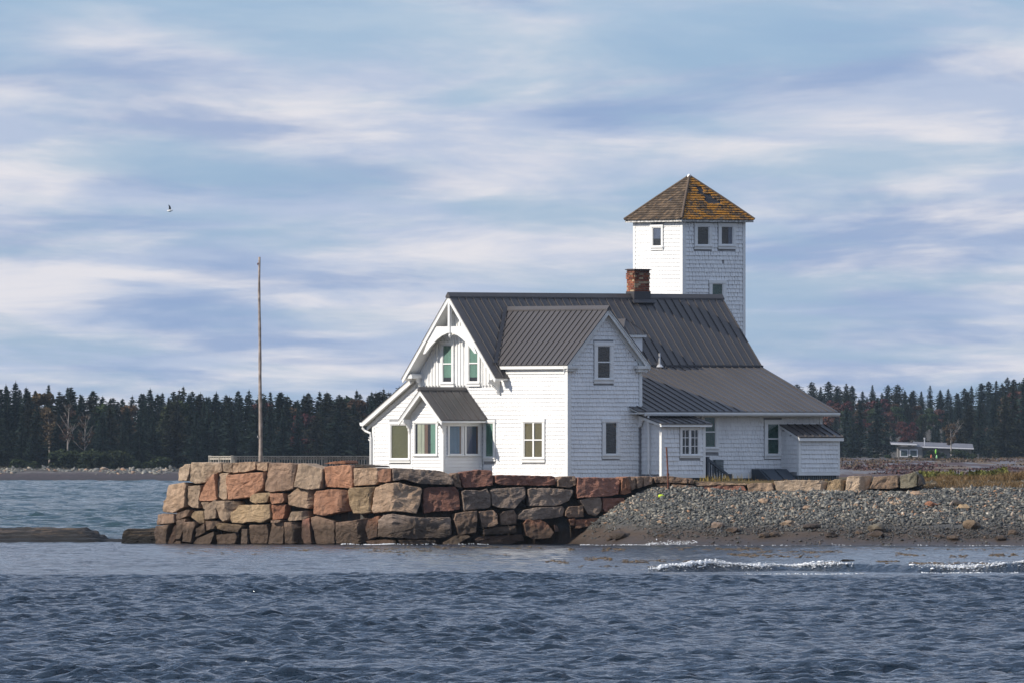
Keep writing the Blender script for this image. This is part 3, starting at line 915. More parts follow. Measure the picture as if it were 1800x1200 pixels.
def strips(poly2, pitch, s_off=0.0):
    """cut a convex polygon (s, t) into strips of width pitch along s"""
    def clip(poly, a, sign):
        out = []
        n = len(poly)
        for i in range(n):
            p, q = poly[i], poly[(i + 1) % n]
            dp, dq = sign * (p[0] - a), sign * (q[0] - a)
            if dp >= 0: out.append(p)
            if dp * dq < 0:
                k = dp / (dp - dq); out.append((p[0] + (q[0] - p[0]) * k, p[1] + (q[1] - p[1]) * k))
        return out
    s0 = min(p[0] for p in poly2); s1 = max(p[0] for p in poly2)
    a = s0 - (s_off % pitch)
    while a < s1 - 1e-4:
        q = clip(clip(poly2, max(a, s0), 1), min(a + pitch, s1), -1)
        if len(q) >= 3 and max(p[0] for p in q) - min(p[0] for p in q) > 0.01: yield max(a, s0), q
        a += pitch
def metal_roof(name, pts, eave_dir, parent, pitch=0.33, thick=0.035, s_off=0.0, first_seam=False):
    """standing-seam roof plane: every pan is its own mesh with the raised seam on its edge. pts are (u,v,z)"""
    P3 = [Vector(L(*p)) for p in pts]
    e = Vector((eave_dir[0], -eave_dir[1], eave_dir[2])).normalized()
    nrm = (P3[1] - P3[0]).cross(P3[2] - P3[0]).normalized()
    if nrm.z < 0: nrm = -nrm
    up = nrm.cross(e).normalized()
    if up.z < 0: up = -up
    o = P3[0]
    p2 = [((p - o).dot(e), (p - o).dot(up)) for p in P3]
    root = MB()
    inner = [p - nrm * (thick + 0.004) for p in P3]
    root.prism(inner, -nrm * 0.03)
    R = root.build(name, M['grey_trim'], parent)
    first = True
    for a, q in strips(p2, pitch, s_off):
        b = MB()
        top = [o + e * s + up * t for s, t in q]
        b.prism([p - nrm * thick for p in top], nrm * thick)
        ts = [t for s, t in q if abs(s - a) < 1e-4]
        if (not first or first_seam) and len(ts) >= 2 and max(ts) - min(ts) > 0.05:
            t0, t1 = min(ts) + 0.01, max(ts) - 0.02
            c0 = o + e * (a - 0.009) + up * t0 + nrm * 0.0005
            b.add([c0, c0 + e * 0.018, c0 + e * 0.018 + nrm * 0.032, c0 + nrm * 0.032] +
                  [x + up * (t1 - t0) for x in (c0, c0 + e * 0.018, c0 + e * 0.018 + nrm * 0.032, c0 + nrm * 0.032)],
                  [(0, 1, 2, 3), (4, 7, 6, 5), (0, 4, 5, 1), (1, 5, 6, 2), (2, 6, 7, 3), (3, 7, 4, 0)])
        b.build('roof_panel', M['roof'], R)
        first = False
    return R

def window(parent, P, s0, s1, z0, z1, kind='sash', shade='sh_green', casing=0.10, sill=True, cover=1.0, base='black', frame='trim', depth=0.065):
    """opening s0..s1, z0..z1 on the face P. parts: frame (this mesh), sash bars, panes, shade"""
    def bx(mb, a, b, c, d, n0, n1):
        q = [P(a, c, n0), P(b, c, n0), P(b, d, n0), P(a, d, n0), P(a, c, n1), P(b, c, n1), P(b, d, n1), P(a, d, n1)]
        mb.add(q, [(0, 1, 2, 3), (4, 7, 6, 5), (0, 4, 5, 1), (1, 5, 6, 2), (2, 6, 7, 3), (3, 7, 4, 0)])
    f = MB()
    bx(f, s0 - casing, s0, z0, z1, 0.003, depth); bx(f, s1, s1 + casing, z0, z1, 0.003, depth)
    bx(f, s0 - casing - 0.02, s1 + casing + 0.02, z1, z1 + casing, 0.003, depth + 0.012)
    bx(f, s0 - casing - 0.02, s1 + casing + 0.02, z0 - 0.05, z0, 0.003, depth + 0.03)
    if sill: bx(f, s0 - casing, s1 + casing, z0 - 0.05 - casing * 0.9, z0 - 0.05, 0.003, depth - 0.01)
    W = f.build('window', M[frame], parent)
    b = MB(); bx(b, s0, s1, z0, z1, 0.002, 0.004); b.build('black_room_panel', M[base], W)  # flat black sheet paints the darkness of the room behind
    if shade:
        b = MB(); bx(b, s0 + 0.015, s1 - 0.015, z1 - (z1 - z0) * cover, z1 - 0.01, 0.007, 0.012); b.build('shade', M[shade], W)
    bars = []
    zm = (z0 + z1) / 2; sm = (s0 + s1) / 2; w = 0.035
    if kind in ('sash', 'double'):
        bars += [(s0, s1, zm - 0.022, zm + 0.022)]
    if kind == 'double': bars += [(sm - 0.045, sm + 0.045, z0, z1)]
    if kind == 'casement':
        bars += [(sm - 0.05, sm + 0.05, z0, z1)]
        for a, c in ((s0, sm - 0.05), (sm + 0.05, s1)):
            bars += [((a + c) / 2 - 0.012, (a + c) / 2 + 0.012, z0, z1)]
            for k in (1, 2): bars += [(a, c, z0 + (z1 - z0) * k / 3 - 0.012, z0 + (z1 - z0) * k / 3 + 0.012)]
    bars += [(s0, s0 + w, z0, z1), (s1 - w, s1, z0, z1), (s0 + w, s1 - w, z0, z0 + w), (s0 + w, s1 - w, z1 - w, z1)]
    b = MB()
    for i, q in enumerate(bars): bx(b, *q, 0.020, 0.046 + 0.0007 * i)
    b.build('sash', M[frame], W)
    if kind == 'sash': parts = [(s0 + w, s1 - w, z0 + w, zm - 0.02), (s0 + w, s1 - w, zm + 0.02, z1 - w)]
    elif kind in ('double',): parts = [(s0 + w, sm - .045, z0 + w, zm - .02), (sm + .045, s1 - w, z0 + w, zm - .02), (s0 + w, sm - .045, zm + .02, z1 - w), (sm + .045, s1 - w, zm + .02, z1 - w)]
    elif kind == 'casement': parts = [(s0 + w, sm - .05, z0 + w, z1 - w), (sm + .05, s1 - w, z0 + w, z1 - w)]
    else: parts = [(s0 + w, s1 - w, z0 + w, z1 - w)]
    for q in parts:
        b = MB(); bx(b, *q, 0.036, 0.039); b.build('pane', M['glass'], W)
    return W, (s0 - casing - 0.02, s1 + casing + 0.02, z0 - 0.05 - (casing * 0.9 if sill else 0), z1 + casing)
def win_u(parent, x0, y0, x1, y1, c, **kw):
    (a, zt), (b, zb) = ray_u(x0, y0, c), ray_u(x1, y1, c)
    return window(parent, face_u(c), a, b, zb, zt, **kw)[1]
def win_v(parent, x0, y0, x1, y1, c, **kw):
    (a, zt), (b, zb) = ray_v(x0, y0, c), ray_v(x1, y1, c)
    return window(parent, face_v(c), a, b, zb, zt, **kw)[1]

# --- front (sunlit) wall: gable and cross wing side in one plane
front_poly = [(VLW, ZG), (VC, ZG), (VC, Z_CE - 0.02), (2.30, Z_CE - 0.02), (2.30, roof_front(2.30)), (0, roof_front(0)), (VL_BRK, roof_front(VL_BRK)), (VLW, roof_front(VLW))]
b = HB(); b.hprism([(0, v, z) for v, z in front_poly], (0.2, 0, 0)); b.build('wall', M['sheath'], house)
holes = []
holes.append(win_u(house, 779.5, 606, 796, 672, -0.045, shade='sh_green', cover=0.86, casing=0.11))
holes.append(win_u(house, 825.5, 605, 842, 671, -0.045, shade='sh_green', cover=0.87, casing=0.11))
holes.append(win_u(house, 688.5, 745, 720, 806, 0.0, kind='fixed', shade='sh_olive', casing=0.09))
holes.append(win_u(house, 854.5, 742, 869, 803, 0.0, kind='fixed', shade='sh_green', casing=0.10))
holes.append(win_u(house, 922.5, 741, 955.5, 804, 0.0, kind='double', shade='sh_olive2', casing=0.12))
Z_BB = ray_u(800, 677, 0)[1]
VB0, VB1 = ray_u(737, 677, 0)[0], ray_u(879, 677, 0)[0]
sh = MB()
low = [(VLW + 0.1, ZG + 0.15), (VC - 0.12, ZG + 0.15), (VC - 0.12, Z_CE - 0.14), (VB1 + 0.02, Z_CE - 0.14), (VB1 + 0.02, Z_BB), (VB0 - 0.02, Z_BB), (VB0 - 0.02, roof_front(VB0) - 0.02), (VLW + 0.1, roof_front(VLW + 0.1) - 0.1)]
BAY = (-0.66, 1.18, -1.74)      # v0, v1, front plane u
shingle_mesh(sh, face_u(0), low, holes[2:])
sh.build('front_shingles', M['shingle'], house, recalc=False, tint=True)['kind'] = 'stuff'
# board-and-batten gable field
gp = [(VB0, Z_BB), (VB1, Z_BB), (VB1, ZR - PITCH * VB1 - 0.12), (0, ZR - 0.14), (VB0, ZR - PITCH * abs(VB0) - 0.12)]
b = HB(); b.hprism([(-0.045, v, z) for v, z in gp], (0.042, 0, 0)); b.build('gable_boards', M['trim'], house)
b = HB()
v = VB0 + 0.06
while v < VB1 - 0.03:
    top = ZR - PITCH * abs(v) - 0.2
    segs = [(Z_BB - 0.04, top)]
    for h in holes[:2]:
        if h[0] < v + 0.03 and h[1] > v - 0.03:
            segs = [(Z_BB - 0.04, min(h[2], top)), (h[3], top)]
    for a, c in segs:
        if c > a + 0.05:
            b.hprism([(-0.075, v - 0.027, a + 0.03), (-0.075, v, a - 0.03), (-0.075, v + 0.027, a + 0.03), (-0.075, v + 0.027, c), (-0.075, v - 0.027, c)], (0.029, 0, 0))
    v += 0.185
b.build('battens', M['trim'], house)['kind'] = 'stuff'

# --- shaded wall of the cross gable
cross_poly = [(0.0, ZG), (3.28, ZG), (3.28, Z_CE + 0.06), (CU, ZCR - 0.12), (0.0, Z_CE + 0.06)]
b = HB(); b.hprism([(u, VC, z) for u, z in cross_poly], (0, -0.2, 0)); b.build('wall', M['sheath'], house)
h6 = win_v(house, 1048.5, 607, 1072, 665, VC, shade='sh_brown', cover=0.78, casing=0.13)
h7 = win_v(house, 1062.5, 741, 1083.5, 798, VC, kind='fixed', shade='sh_brown', casing=0.12)
sh = MB()
shingle_mesh(sh, face_v(VC), [(0.14, ZG + 0.15), (3.15, ZG + 0.15), (3.15, Z_CE), (CU, ZCR - 0.2), (0.14, Z_CE)], [h6, h7], thick=0.038)
sh.build('gable_shingles', M['shingle'], house, recalc=False, tint=True)['kind'] = 'stuff'
# side wall of the cross wing above the rear roof (towards the rear) and main rear body
b = HB(); b.hbox(3.08, 3.28, 1.5, VC - 0.2, ZG, Z_CE + 0.05); b.build('wall', M['shingle'], house)
b = HB(); b.hprism([(UW_END, v, z) for v, z in ((VLW, ZG), (VC, ZG), (VC, Z_EAVE + 0.1), (V_BRK, Z_BRK - 0.08), (0, ZR - 0.1), (VL_BRK, ZL_BRK - 0.08), (VLW, ZL_EAVE + 0.1))], (-0.2, 0, 0)); b.build('wall', M['white'], house)
b = HB(); b.hbox(0, UW_END, VLW, VLW + 0.2, ZG, ZL_EAVE + 0.05); b.build('wall', M['white'], house)

# --- rear wing wall
zwt = Z_EAVE + 0.379 * (V_EAVE - VC) - 0.10
b = HB(); b.hbox(3.28, UW_END, VC - 0.2, VC, ZG, zwt); b.build('wall', M['sheath'], house)
h8 = win_v(house, 1236, 731, 1257, 786, VC, shade='sh_dgreen', casing=0.12)
h9 = win_v(house, 1347.5, 743, 1368.5, 798, VC, shade='sh_dgreen', casing=0.12)
sh = MB()
shingle_mesh(sh, face_v(VC), [(3.4, ZG + 0.30), (UW_END - 0.12, ZG + 0.30), (UW_END - 0.12, zwt - 0.16), (3.4, zwt - 0.16)], [h8, h9], course=0.150, thick=0.040, gap=0.010)
sh.build('rear_shingles', M['shingle'], house, recalc=False, tint=True)['kind'] = 'stuff'
b = HB(); b.hbox(3.3, UW_END, VC + 0.003, VC + 0.03, zwt - 0.155, zwt - 0.02)
uu = 3.5
while uu < UW_END - 0.1:
    b.hprism([(uu, VC + 0.031, zwt - 0.03), (uu + 0.10, VC + 0.031, zwt - 0.03), (uu + 0.05, VC + 0.031, zwt - 0.15)], (0, 0.02, 0)); uu += 0.16
b.build('scalloped_frieze', M['grey_trim'], house)
b = HB(); b.hbox(5.3, 9.5, VC + 0.003, VC + 0.035, ZG + 0.10, ZG + 0.295); b.build('water_table', M['trim'], house)
b = HB(); b.hbox(3.2, UW_END + 0.01, VC + 0.001, VC + 0.06, ZG - 0.25, ZG + 0.095); b.build('foundation', M['found'], house)

# --- corner boards and trim
def trim(name, *boxes, mat='trim'):
    b = HB()
    for q in boxes: b.hbox(*q)
    return b.build(name, M[mat], house)
trim('corner_board', (-0.034, 0.0, VC - 0.11, VC + 0.034, ZG, Z_CE - 0.03), (0.0, 0.13, VC + 0.002, VC + 0.034, ZG, Z_CE))
trim('corner_board', (3.16, 3.30, VC + 0.002, VC + 0.036, Z_EAVE + 0.16, Z_CE))
trim('corner_board', (-0.03, -0.001, VLW - 0.01, VLW + 0.11, ZG, roof_front(VLW) - 0.12))
trim('corner_board', (UW_END - 0.11, UW_END + 0.02, VC + 0.002, VC + 0.036, ZG + 0.1, zwt - 0.16))
trim('base_board', (-0.04, -0.001, VLW + 0.1, BAY[0], ZG, ZG + 0.15), (-0.04, -0.001, BAY[1] + 0.02, VC - 0.11, ZG, ZG + 0.15))
trim('base_board', (0.13, 3.2, VC + 0.001, VC + 0.04, ZG, ZG + 0.15))
# cross wing eave: box soffit, fascia, frieze
trim('eave_box', (-0.20, -0.002, 2.42, VC + 0.20, Z_CE - 0.16, Z_CE - 0.055))
trim('frieze', (-0.045, -0.002, 2.55, VC - 0.11, Z_CE - 0.33, Z_CE - 0.162))
trim('cornice_return', (-0.21, 0.36, VC + 0.036, VC + 0.26, Z_CE - 0.15, Z_CE - 0.06), (-0.15, 0.28, VC + 0.036, VC + 0.20, Z_CE - 0.24, Z_CE - 0.151), mat='grey_trim')
trim('cornice_return', (2.92, 3.50, VC + 0.037, VC + 0.26, Z_CE - 0.15, Z_CE - 0.04), (3.0, 3.42, VC + 0.037, VC + 0.20, Z_CE - 0.26, Z_CE - 0.151), mat='grey_trim')
# rake boards and soffits of the cross gable
for sgn in (-1, 1):
    e = CU + sgn * 1.84
    def rk(o): return [(CU, ZCR - 0.05 - o), (e, Z_CE - 0.03 - o)]
    for nm, o0, o1, v0, v1 in (('rake_board', 0.0, 0.20, VC + 0.20, VC + 0.235), ('rake_soffit', 0.04, 0.10, VC + 0.001, VC + 0.199), ('rake_frieze', 0.10, 0.30, VC + 0.026, VC + 0.05)):
        a = rk(o0); c = rk(o1)
        b = HB(); b.hprism([(a[0][0], v0, a[0][1]), (a[1][0], v0, a[1][1]), (c[1][0], v0, c[1][1]), (c[0][0], v0, c[0][1])], (0, v1 - v0, 0))
        b.build(nm, M['grey_trim' if nm != 'rake_frieze' else 'trim'], house)

# --- roofs
V_CG = VC + 0.26
metal_roof('main_roof', [(-0.62, 0, ZR), (U_END, 0, ZR), (U_END, V_BRK, Z_BRK), (-0.62, V_BRK, Z_BRK)], (1, 0, 0), house, pitch=0.332)
metal_roof('gable_foot_roof', [(-0.62, V_BRK, Z_BRK), (-0.01, V_BRK, Z_BRK), (-0.01, 2.76, ZR - PITCH * 2.76), (-0.62, 2.76, ZR - PITCH * 2.76)], (1, 0, 0), house, pitch=0.332)
vv = lambda z: (ZR - z) / PITCH
metal_roof('cross_wing_roof', [(CU, vv(ZCR) - 0.02, ZCR), (CU, V_CG, ZCR), (-0.24, V_CG, Z_CE - 0.02), (-0.24, vv(Z_CE - 0.02) - 0.02, Z_CE - 0.02)], (0, 1, 0), house, pitch=0.305, s_off=0.1)
metal_roof('cross_wing_far_roof', [(CU, vv(ZCR), ZCR), (CU, V_CG, ZCR), (3.52, V_CG, Z_CE), (3.52, vv(Z_CE), Z_CE)], (0, 1, 0), house, pitch=0.61)
metal_roof('rear_wing_roof', [(3.29, V_BRK - 0.03, Z_BRK - 0.03), (U_END + 0.02, V_BRK - 0.03, Z_BRK - 0.03), (U_END + 0.02, V_EAVE, Z_EAVE), (3.29, V_EAVE, Z_EAVE)], (1, 0, 0), house, pitch=0.332)
zz = lambda v: Z_BRK - 0.379 * (v - V_BRK)
metal_roof('rear_eave_corner', [(2.72, VC + 0.01, zz(VC + 0.01) - 0.03), (3.29, VC + 0.01, zz(VC + 0.01) - 0.03), (3.29, V_EAVE, Z_EAVE - 0.002), (2.72, V_EAVE, Z_EAVE - 0.002)], (1, 0, 0), house, pitch=0.332)
metal_roof('far_main_roof', [(-0.62, 0, ZR), (U_END, 0, ZR), (U_END, VL_BRK, ZL_BRK), (-0.62, VL_BRK, ZL_BRK)], (1, 0, 0), house, pitch=0.664)
metal_roof('side_lean_roof', [(-0.27, VL_BRK, ZL_BRK - 0.01), (U_END, VL_BRK, ZL_BRK - 0.01), (U_END, VL_EAVE, ZL_EAVE), (-0.27, VL_EAVE, ZL_EAVE)], (1, 0, 0), house, pitch=0.664)
# ridge caps, valley flashing, break flashing
def cap(name, p0, p1, a, c, h=0.05, mat='roof'):
    """ridge cap: two wings a, c (vectors) from the ridge line"""
    p0, p1, a, c = (Vector(L(*q)) for q in (p0, p1, (a[0], a[1], a[2] + ZG), (c[0], c[1], c[2] + ZG)))
    up = Vector((0, 0, h))
    b = MB()
    pts = [p0 + a, p0 + a + up, p0 + up * 1.3, p0 + c + up, p0 + c]
    b.prism(pts, p1 - p0)
    return b.build(name, M[mat], house)
cap('ridge_cap', (-0.66, 0, ZR + 0.01), (U_END + 0.03, 0, ZR + 0.01), (0, 0.12, -0.128), (0, -0.12, -0.128), 0.055)
cap('ridge_cap', (CU, vv(ZCR) + 0.02, ZCR + 0.01), (CU, V_CG + 0.02, ZCR + 0.01), (0.10, 0, -0.106), (-0.10, 0, -0.106), 0.055)
b = HB()
p0 = Vector((CU, vv(ZCR), ZCR)); p1 = Vector((-0.24, vv(Z_CE), Z_CE))
w1 = Vector((-0.17, 0, 0)); nn = Vector((0, 0.03, 0.05))
b.hprism([p0 + nn, p1 + nn, p1 + w1 + nn, p0 + w1 + nn], (0, 0.008, 0.012)); b.build('valley_flashing', M['roof_dark'], house)
b = HB(); b.hbox(3.3, U_END + 0.03, V_BRK - 0.02, V_BRK + 0.03, Z_BRK - 0.045, Z_BRK + 0.022); b.build('break_flashing', M['roof_dark'], house)

# --- front gable: barge boards, truss and brackets
UF = -0.62
for sgn in (-1, 1):
    def bl(o, vend): return [(0, ZR - 0.045 - o), (sgn * vend, ZR - PITCH * vend - 0.045 - o)]
    a = bl(0.0, 2.74); c = bl(0.20, 2.68)
    b = HB(); b.hprism([(UF, a[0][0], a[0][1]), (UF, a[1][0], a[1][1]), (UF, c[1][0], c[1][1]), (UF, c[0][0], c[0][1])], (0.05, 0, 0)); b.build('barge_board', M['trim'], house)
    a = bl(0.04, 2.70); c = bl(0.11, 2.70)
    b = HB(); b.hprism([(UF + 0.051, a[0][0], a[0][1]), (UF + 0.051, a[1][0], a[1][1]), (UF + 0.051, c[1][0], c[1][1]), (UF + 0.051, c[0][0], c[0][1])], (-UF - 0.10, 0, 0)); b.build('rake_soffit', M['trim'], house)
    # arched brace
    arc = [(793, 574), (793, 583), (788, 585), (777, 590), (768, 597), (757, 609), (748, 621), (744, 622), (752, 600), (760, 584), (767, 574)]
    q = [ray_u(x, y, UF + 0.06) for x, y in arc]
    q = [(v - ray_u(791, 574, UF + 0.06)[0], z) for v, z in q]
    q = [(min(v, 0.0) * -sgn if sgn > 0 else min(v, 0.0), z) for v, z in q]
    b = HB(); b.hprism([(UF + 0.055, v, z) for v, z in q], (0.06, 0, 0)); b.build('arched_brace', M['trim'], house)
b = HB()
zk0, zk1 = ray_u(791, 594, UF)[1], ray_u(791, 528, UF)[1]
b.hbox(UF + 0.01, UF + 0.12, -0.055, 0.055, zk0 + 0.18, zk1)
b.htube([(UF + 0.065, 0, zk0 + 0.18), (UF + 0.065, 0, zk0 + 0.13), (UF + 0.065, 0, zk0 + 0.10), (UF + 0.065, 0, zk0 + 0.05), (UF + 0.065, 0, zk0)], [0.055, 0.03, 0.05, 0.045, 0.01], 8)
b.build('king_post', M['trim'], house)
def bracket(u0, u1, v, z, sgn, s=1.0):
    """scrolled bracket under an overhang: profile in the u-z plane, thickness along v"""
    pr = [(0, 0), (-0.5, 0), (-0.5, -0.09), (-0.43, -0.16), (-0.34, -0.15), (-0.25, -0.21), (-0.20, -0.31), (-0.14, -0.33), (-0.13, -0.42), (-0.07, -0.50), (0, -0.52)]
    b = HB(); b.hprism([(u1 + a * s, v, z + c * s) for a, c in pr], (0, 0.075, 0)); return b.build('bracket', M['trim'], house)
for v in (ray_u(737, 660, -0.1)[0], ray_u(876, 660, -0.1)[0] - 0.05):
    bracket(-0.6, -0.046, v, ray_u(737, 656, -0.3)[1] if v < 0 else ray_u(880, 667, -0.3)[1], 1)
# boxed foot of the steep gable on the left
zq = ray_u(715, 662, UF)[1]
trim('gable_foot_box', (UF + 0.06, -0.046, -2.66, -2.22, zq - 0.05, zq + 0.07))
trim('gable_foot_box', (UF + 0.06, -0.046, 2.36, 2.66, zq - 0.08, zq - 0.02))
# rake trim of the side lean roof
b = HB()
p = [(VL_BRK + 0.1, ZL_BRK - 0.0), (VL_EAVE + 0.02, ZL_EAVE - 0.045), (VL_EAVE + 0.02, ZL_EAVE - 0.19), (VL_BRK + 0.1, ZL_BRK - 0.17)]
b.hprism([(-0.265, v, z) for v, z in p], (0.04, 0, 0)); b.build('barge_board', M['trim'], house)
b = HB(); p2_ = [(v, z - 0.16) for v, z in p[:2]] + [(v, z - 0.13) for v, z in p[2:]]
b.hprism([(-0.05, v, z) for v, z in p2_], (0.048, 0, 0)); b.build('rake_frieze', M['trim'], house)
b = HB(); b.hprism([(-0.22, v, z - 0.05) for v, z in (p[0], p[1], (p[1][0], p[1][1] - 0.05), (p[0][0], p[0][1] - 0.05))], (0.2, 0, 0)); b.build('rake_soffit', M['trim'], house)
# gutters and downspouts
def gutter(u0, u1, v, z, sgn):
    b = HB()
    b.hprism([(u0, v, z), (u0, v + sgn * 0.13, z + 0.01), (u0, v + sgn * 0.13, z - 0.05), (u0, v + sgn * 0.09, z - 0.11), (u0, v, z - 0.11)], (u1 - u0, 0, 0))
    return b.build('gutter', M['trim'], house)
gutter(3.0, U_END + 0.02, V_EAVE - 0.02, Z_EAVE - 0.05, 1)
gutter(-0.27, U_END, VL_EAVE + 0.02, ZL_EAVE - 0.05, -1)
trim('rear_soffit', (2.74, U_END, VC + 0.06, V_EAVE - 0.03, Z_EAVE - 0.10, Z_EAVE - 0.062))
b = HB(); b.htube([(-0.2, VL_EAVE - 0.03, ZL_EAVE - 0.16), (-0.2, VL_EAVE - 0.03, ZL_EAVE - 0.24), (-0.14, VL_EAVE + 0.06, ZL_EAVE - 0.34), (-0.08, VLW - 0.04, ZL_EAVE - 0.42), (-0.08, VLW - 0.02, ZL_EAVE - 0.6), (-0.08, VLW - 0.02, ZG)], 0.042); b.build('downspout', M['trim'], house)
b = HB(); b.htube([(-0.08, VLW - 0.05, zat(768, 609)), (-0.09, VLW - 0.13, zat(768, 609)), (-0.09, VLW - 0.13, zat(772, 609)), (-0.09, VLW - 0.06, zat(774, 609))], 0.02, 6); b.build('hose_tap', M['steel'], house)
b = HB()
pr = [(0, 0), (0.44, 0), (0.44, -0.08), (0.36, -0.14), (0.30, -0.13), (0.22, -0.24), (0.14, -0.27), (0.10, -0.40), (0, -0.46)]
b.hprism([(3.12, VC + 0.036 + a, Z_EAVE - 0.11 + c) for a, c in pr], (0.08, 0, 0)); b.build('bracket', M['trim'], house)

# --- bay window on the front
BV0, BV1, BU = BAY
BC = (BV0 + BV1) / 2; ZBR = ray_u(737, 683, BU - 0.34)[1]; BW = 1.27
BP = 0.86; ZBE = ZBR - BP * BW
zbt = ZBR - BP * (BV1 - BC) - 0.06
bay = HB()
bay.hprism([(BU, BV0, ZG), (BU, BV1, ZG), (BU, BV1, zbt), (BU, BC, ZBR - 0.08), (BU, BV0, zbt)], (-BU - 0.002, 0, 0))
BAYW = bay.build('bay_window', M['sheath'], house)
hb0 = win_u(BAYW, 730.5, 742.5, 768.5, 798.5, BU, kind='fixed', shade=None, casing=0.07, sill=False)
for x0, x1, mt in ((734.5, 741, 'sh_cream'), (741.5, 746.5, 'sh_cream'), (747, 752.5, 'woodframe'), (757.5, 766.5, 'sh_green')):
    (a, zt), (c, zb) = ray_u(x0, 744, BU), ray_u(x1, 797, BU)
    b = HB(); b.hbox(BU - 0.012, BU - 0.007, a, c, zb, zt); b.build('curtain', M[mt], BAYW)
hb1 = win_v(BAYW, 788, 742, 811, 798.5, BV1, kind='fixed', shade='refl_blue', casing=0.06, sill=False)  # blue panel imitates the sky mirrored in this pane
hb2 = win_v(BAYW, 817.5, 742, 840.5, 798.5, BV1, kind='fixed', shade='sh_dblue', casing=0.06, sill=False)  # slate blue panel, reflected sky as plain colour
for x0 in (807.5, 837):
    (a, zt), (c, zb) = ray_v(x0, 743, BV1), ray_v(x0 + 2.6, 797, BV1)
    b = HB(); b.hbox(a, c, BV1 + 0.013, BV1 + 0.017, zb, zt); b.build('curtain_edge', M['woodframe'], BAYW)
sh = MB()
clap_mesh(sh, face_u(BU), [(BV0, ZG), (BV1, ZG), (BV1, zbt), (BC, ZBR - 0.1), (BV0, zbt)], [hb0])
clap_mesh(sh, face_v(BV1), [(BU, ZG), (-0.06, ZG), (-0.06, zbt), (BU, zbt)], [hb1, hb2])
sh.build('clapboards', M['shingle'], BAYW, recalc=False, tint=True)['kind'] = 'stuff'
b = HB(); b.hbox(BU - 0.03, BU, BV1 - 0.07, BV1 + 0.03, ZG, zbt); b.hbox(BU - 0.03, BU, BV0 - 0.03, BV0 + 0.07, ZG, zbt); b.hbox(BU, BU + 0.08, BV1 + 0.001, BV1 + 0.03, ZG, zbt); b.hbox(-0.10, -0.045, BV1 + 0.001, BV1 + 0.035, ZG, zbt)
b.build('corner_board', M['trim'], BAYW)
metal_roof('bay_roof', [(BU - 0.36, BC, ZBR), (-0.046, BC, ZBR), (-0.046, BC + BW, ZBE), (BU - 0.36, BC + BW, ZBE)], (1, 0, 0), house, pitch=0.34)
metal_roof('bay_roof', [(BU - 0.36, BC, ZBR), (-0.046, BC, ZBR), (-0.046, BC - BW, ZBE), (BU - 0.36, BC - BW, ZBE)], (1, 0, 0), house, pitch=0.34)
cap('ridge_cap', (BU - 0.39, BC, ZBR + 0.01), (-0.046, BC, ZBR + 0.01), (0, 0.09, -0.077), (0, -0.09, -0.077), 0.05)
for sgn in (-1, 1):
    q = [(BC, ZBR - 0.045), (BC + sgn * BW, ZBE - 0.045), (BC + sgn * (BW - 0.02), ZBE - 0.19), (BC, ZBR - 0.22)]
    b = HB(); b.hprism([(BU - 0.35, v, z) for v, z in q], (0.04, 0, 0)); b.build('barge_board', M['trim'], house)
    vb = BC + sgn * (BW - 0.28) - 0.035
    b = HB(); b.hprism([(BU - 0.032 + a * 0.62, vb, ZBE + 0.02 + c * 0.95) for a, c in [(0, 0), (-0.5, 0), (-0.5, -0.09), (-0.43, -0.16), (-0.34, -0.15), (-0.25, -0.21), (-0.20, -0.31), (-0.14, -0.33), (-0.13, -0.42), (-0.07, -0.50), (0, -0.56)]], (0, 0.07, 0)); b.build('bracket', M['trim'], house)
b = HB(); b.hbox(BU - 0.31, -0.05, BV1 + 0.035, BC + BW - 0.02, ZBE - 0.10, ZBE - 0.05); b.hbox(BU - 0.31, -0.05, BV1 + 0.033, BV1 + 0.07, ZBE - 0.22, ZBE - 0.101); b.build('bay_eave', M['trim'], house)

# --- entry bump-out on the shaded side
EU0, EU1, EV = 3.27, 5.20, 7.28
zet = ray_v(1200, 745, EV)[1]; zeb = zet + 0.30
b = HB(); b.hprism([(EU0, VC + 0.001, ZG + 0.12), (EU0, EV, ZG + 0.12), (EU0, EV, zet - 0.03), (EU0, VC + 0.001, zeb - 0.03)], (EU1 - EU0, 0, 0)); ENT = b.build('entry_porch', M['sheath'], house)
h10 = win_v(ENT, 1197, 753.5, 1226.5, 798.5, EV, kind='casement', shade=None, casing=0.07)
sh = MB()
shingle_mesh(sh, face_v(EV), [(EU0 + 0.09, ZG + 0.24), (EU1 - 0.1, ZG + 0.24), (EU1 - 0.1, zet - 0.05), (EU0 + 0.09, zet - 0.05)], [h10], course=0.16, thick=0.040, gap=0.010)
shingle_mesh(sh, face_u(EU0), [(VC + 0.05, ZG + 0.24), (EV - 0.09, ZG + 0.24), (EV - 0.09, zet - 0.02), (VC + 0.05, zeb - 0.1)], [], course=0.16)
sh.build('porch_shingles', M['shingle'], ENT, recalc=False, tint=True)['kind'] = 'stuff'
b = HB(); b.hbox(EU0 - 0.03, EU0, EV - 0.09, EV + 0.03, ZG + 0.12, zet - 0.05); b.hbox(EU0, EU0 + 0.09, EV + 0.002, EV + 0.03, ZG + 0.12, zet - 0.05); b.hbox(EU1 - 0.10, EU1 + 0.02, EV + 0.002, EV + 0.03, ZG + 0.12, zet - 0.05)
b.hbox(EU0 + 0.09, EU1 - 0.1, EV + 0.002, EV + 0.032, ZG + 0.12, ZG + 0.24); b.build('corner_board', M['trim'], ENT)
metal_roof('porch_roof', [(EU0 - 0.2, VC + 0.07, zeb + 0.06), (EU1 + 0.18, VC + 0.07, zeb + 0.06), (EU1 + 0.18, EV + 0.24, zet + 0.03), (EU0 - 0.2, EV + 0.24, zet + 0.03)], (1, 0, 0), house, pitch=0.332)
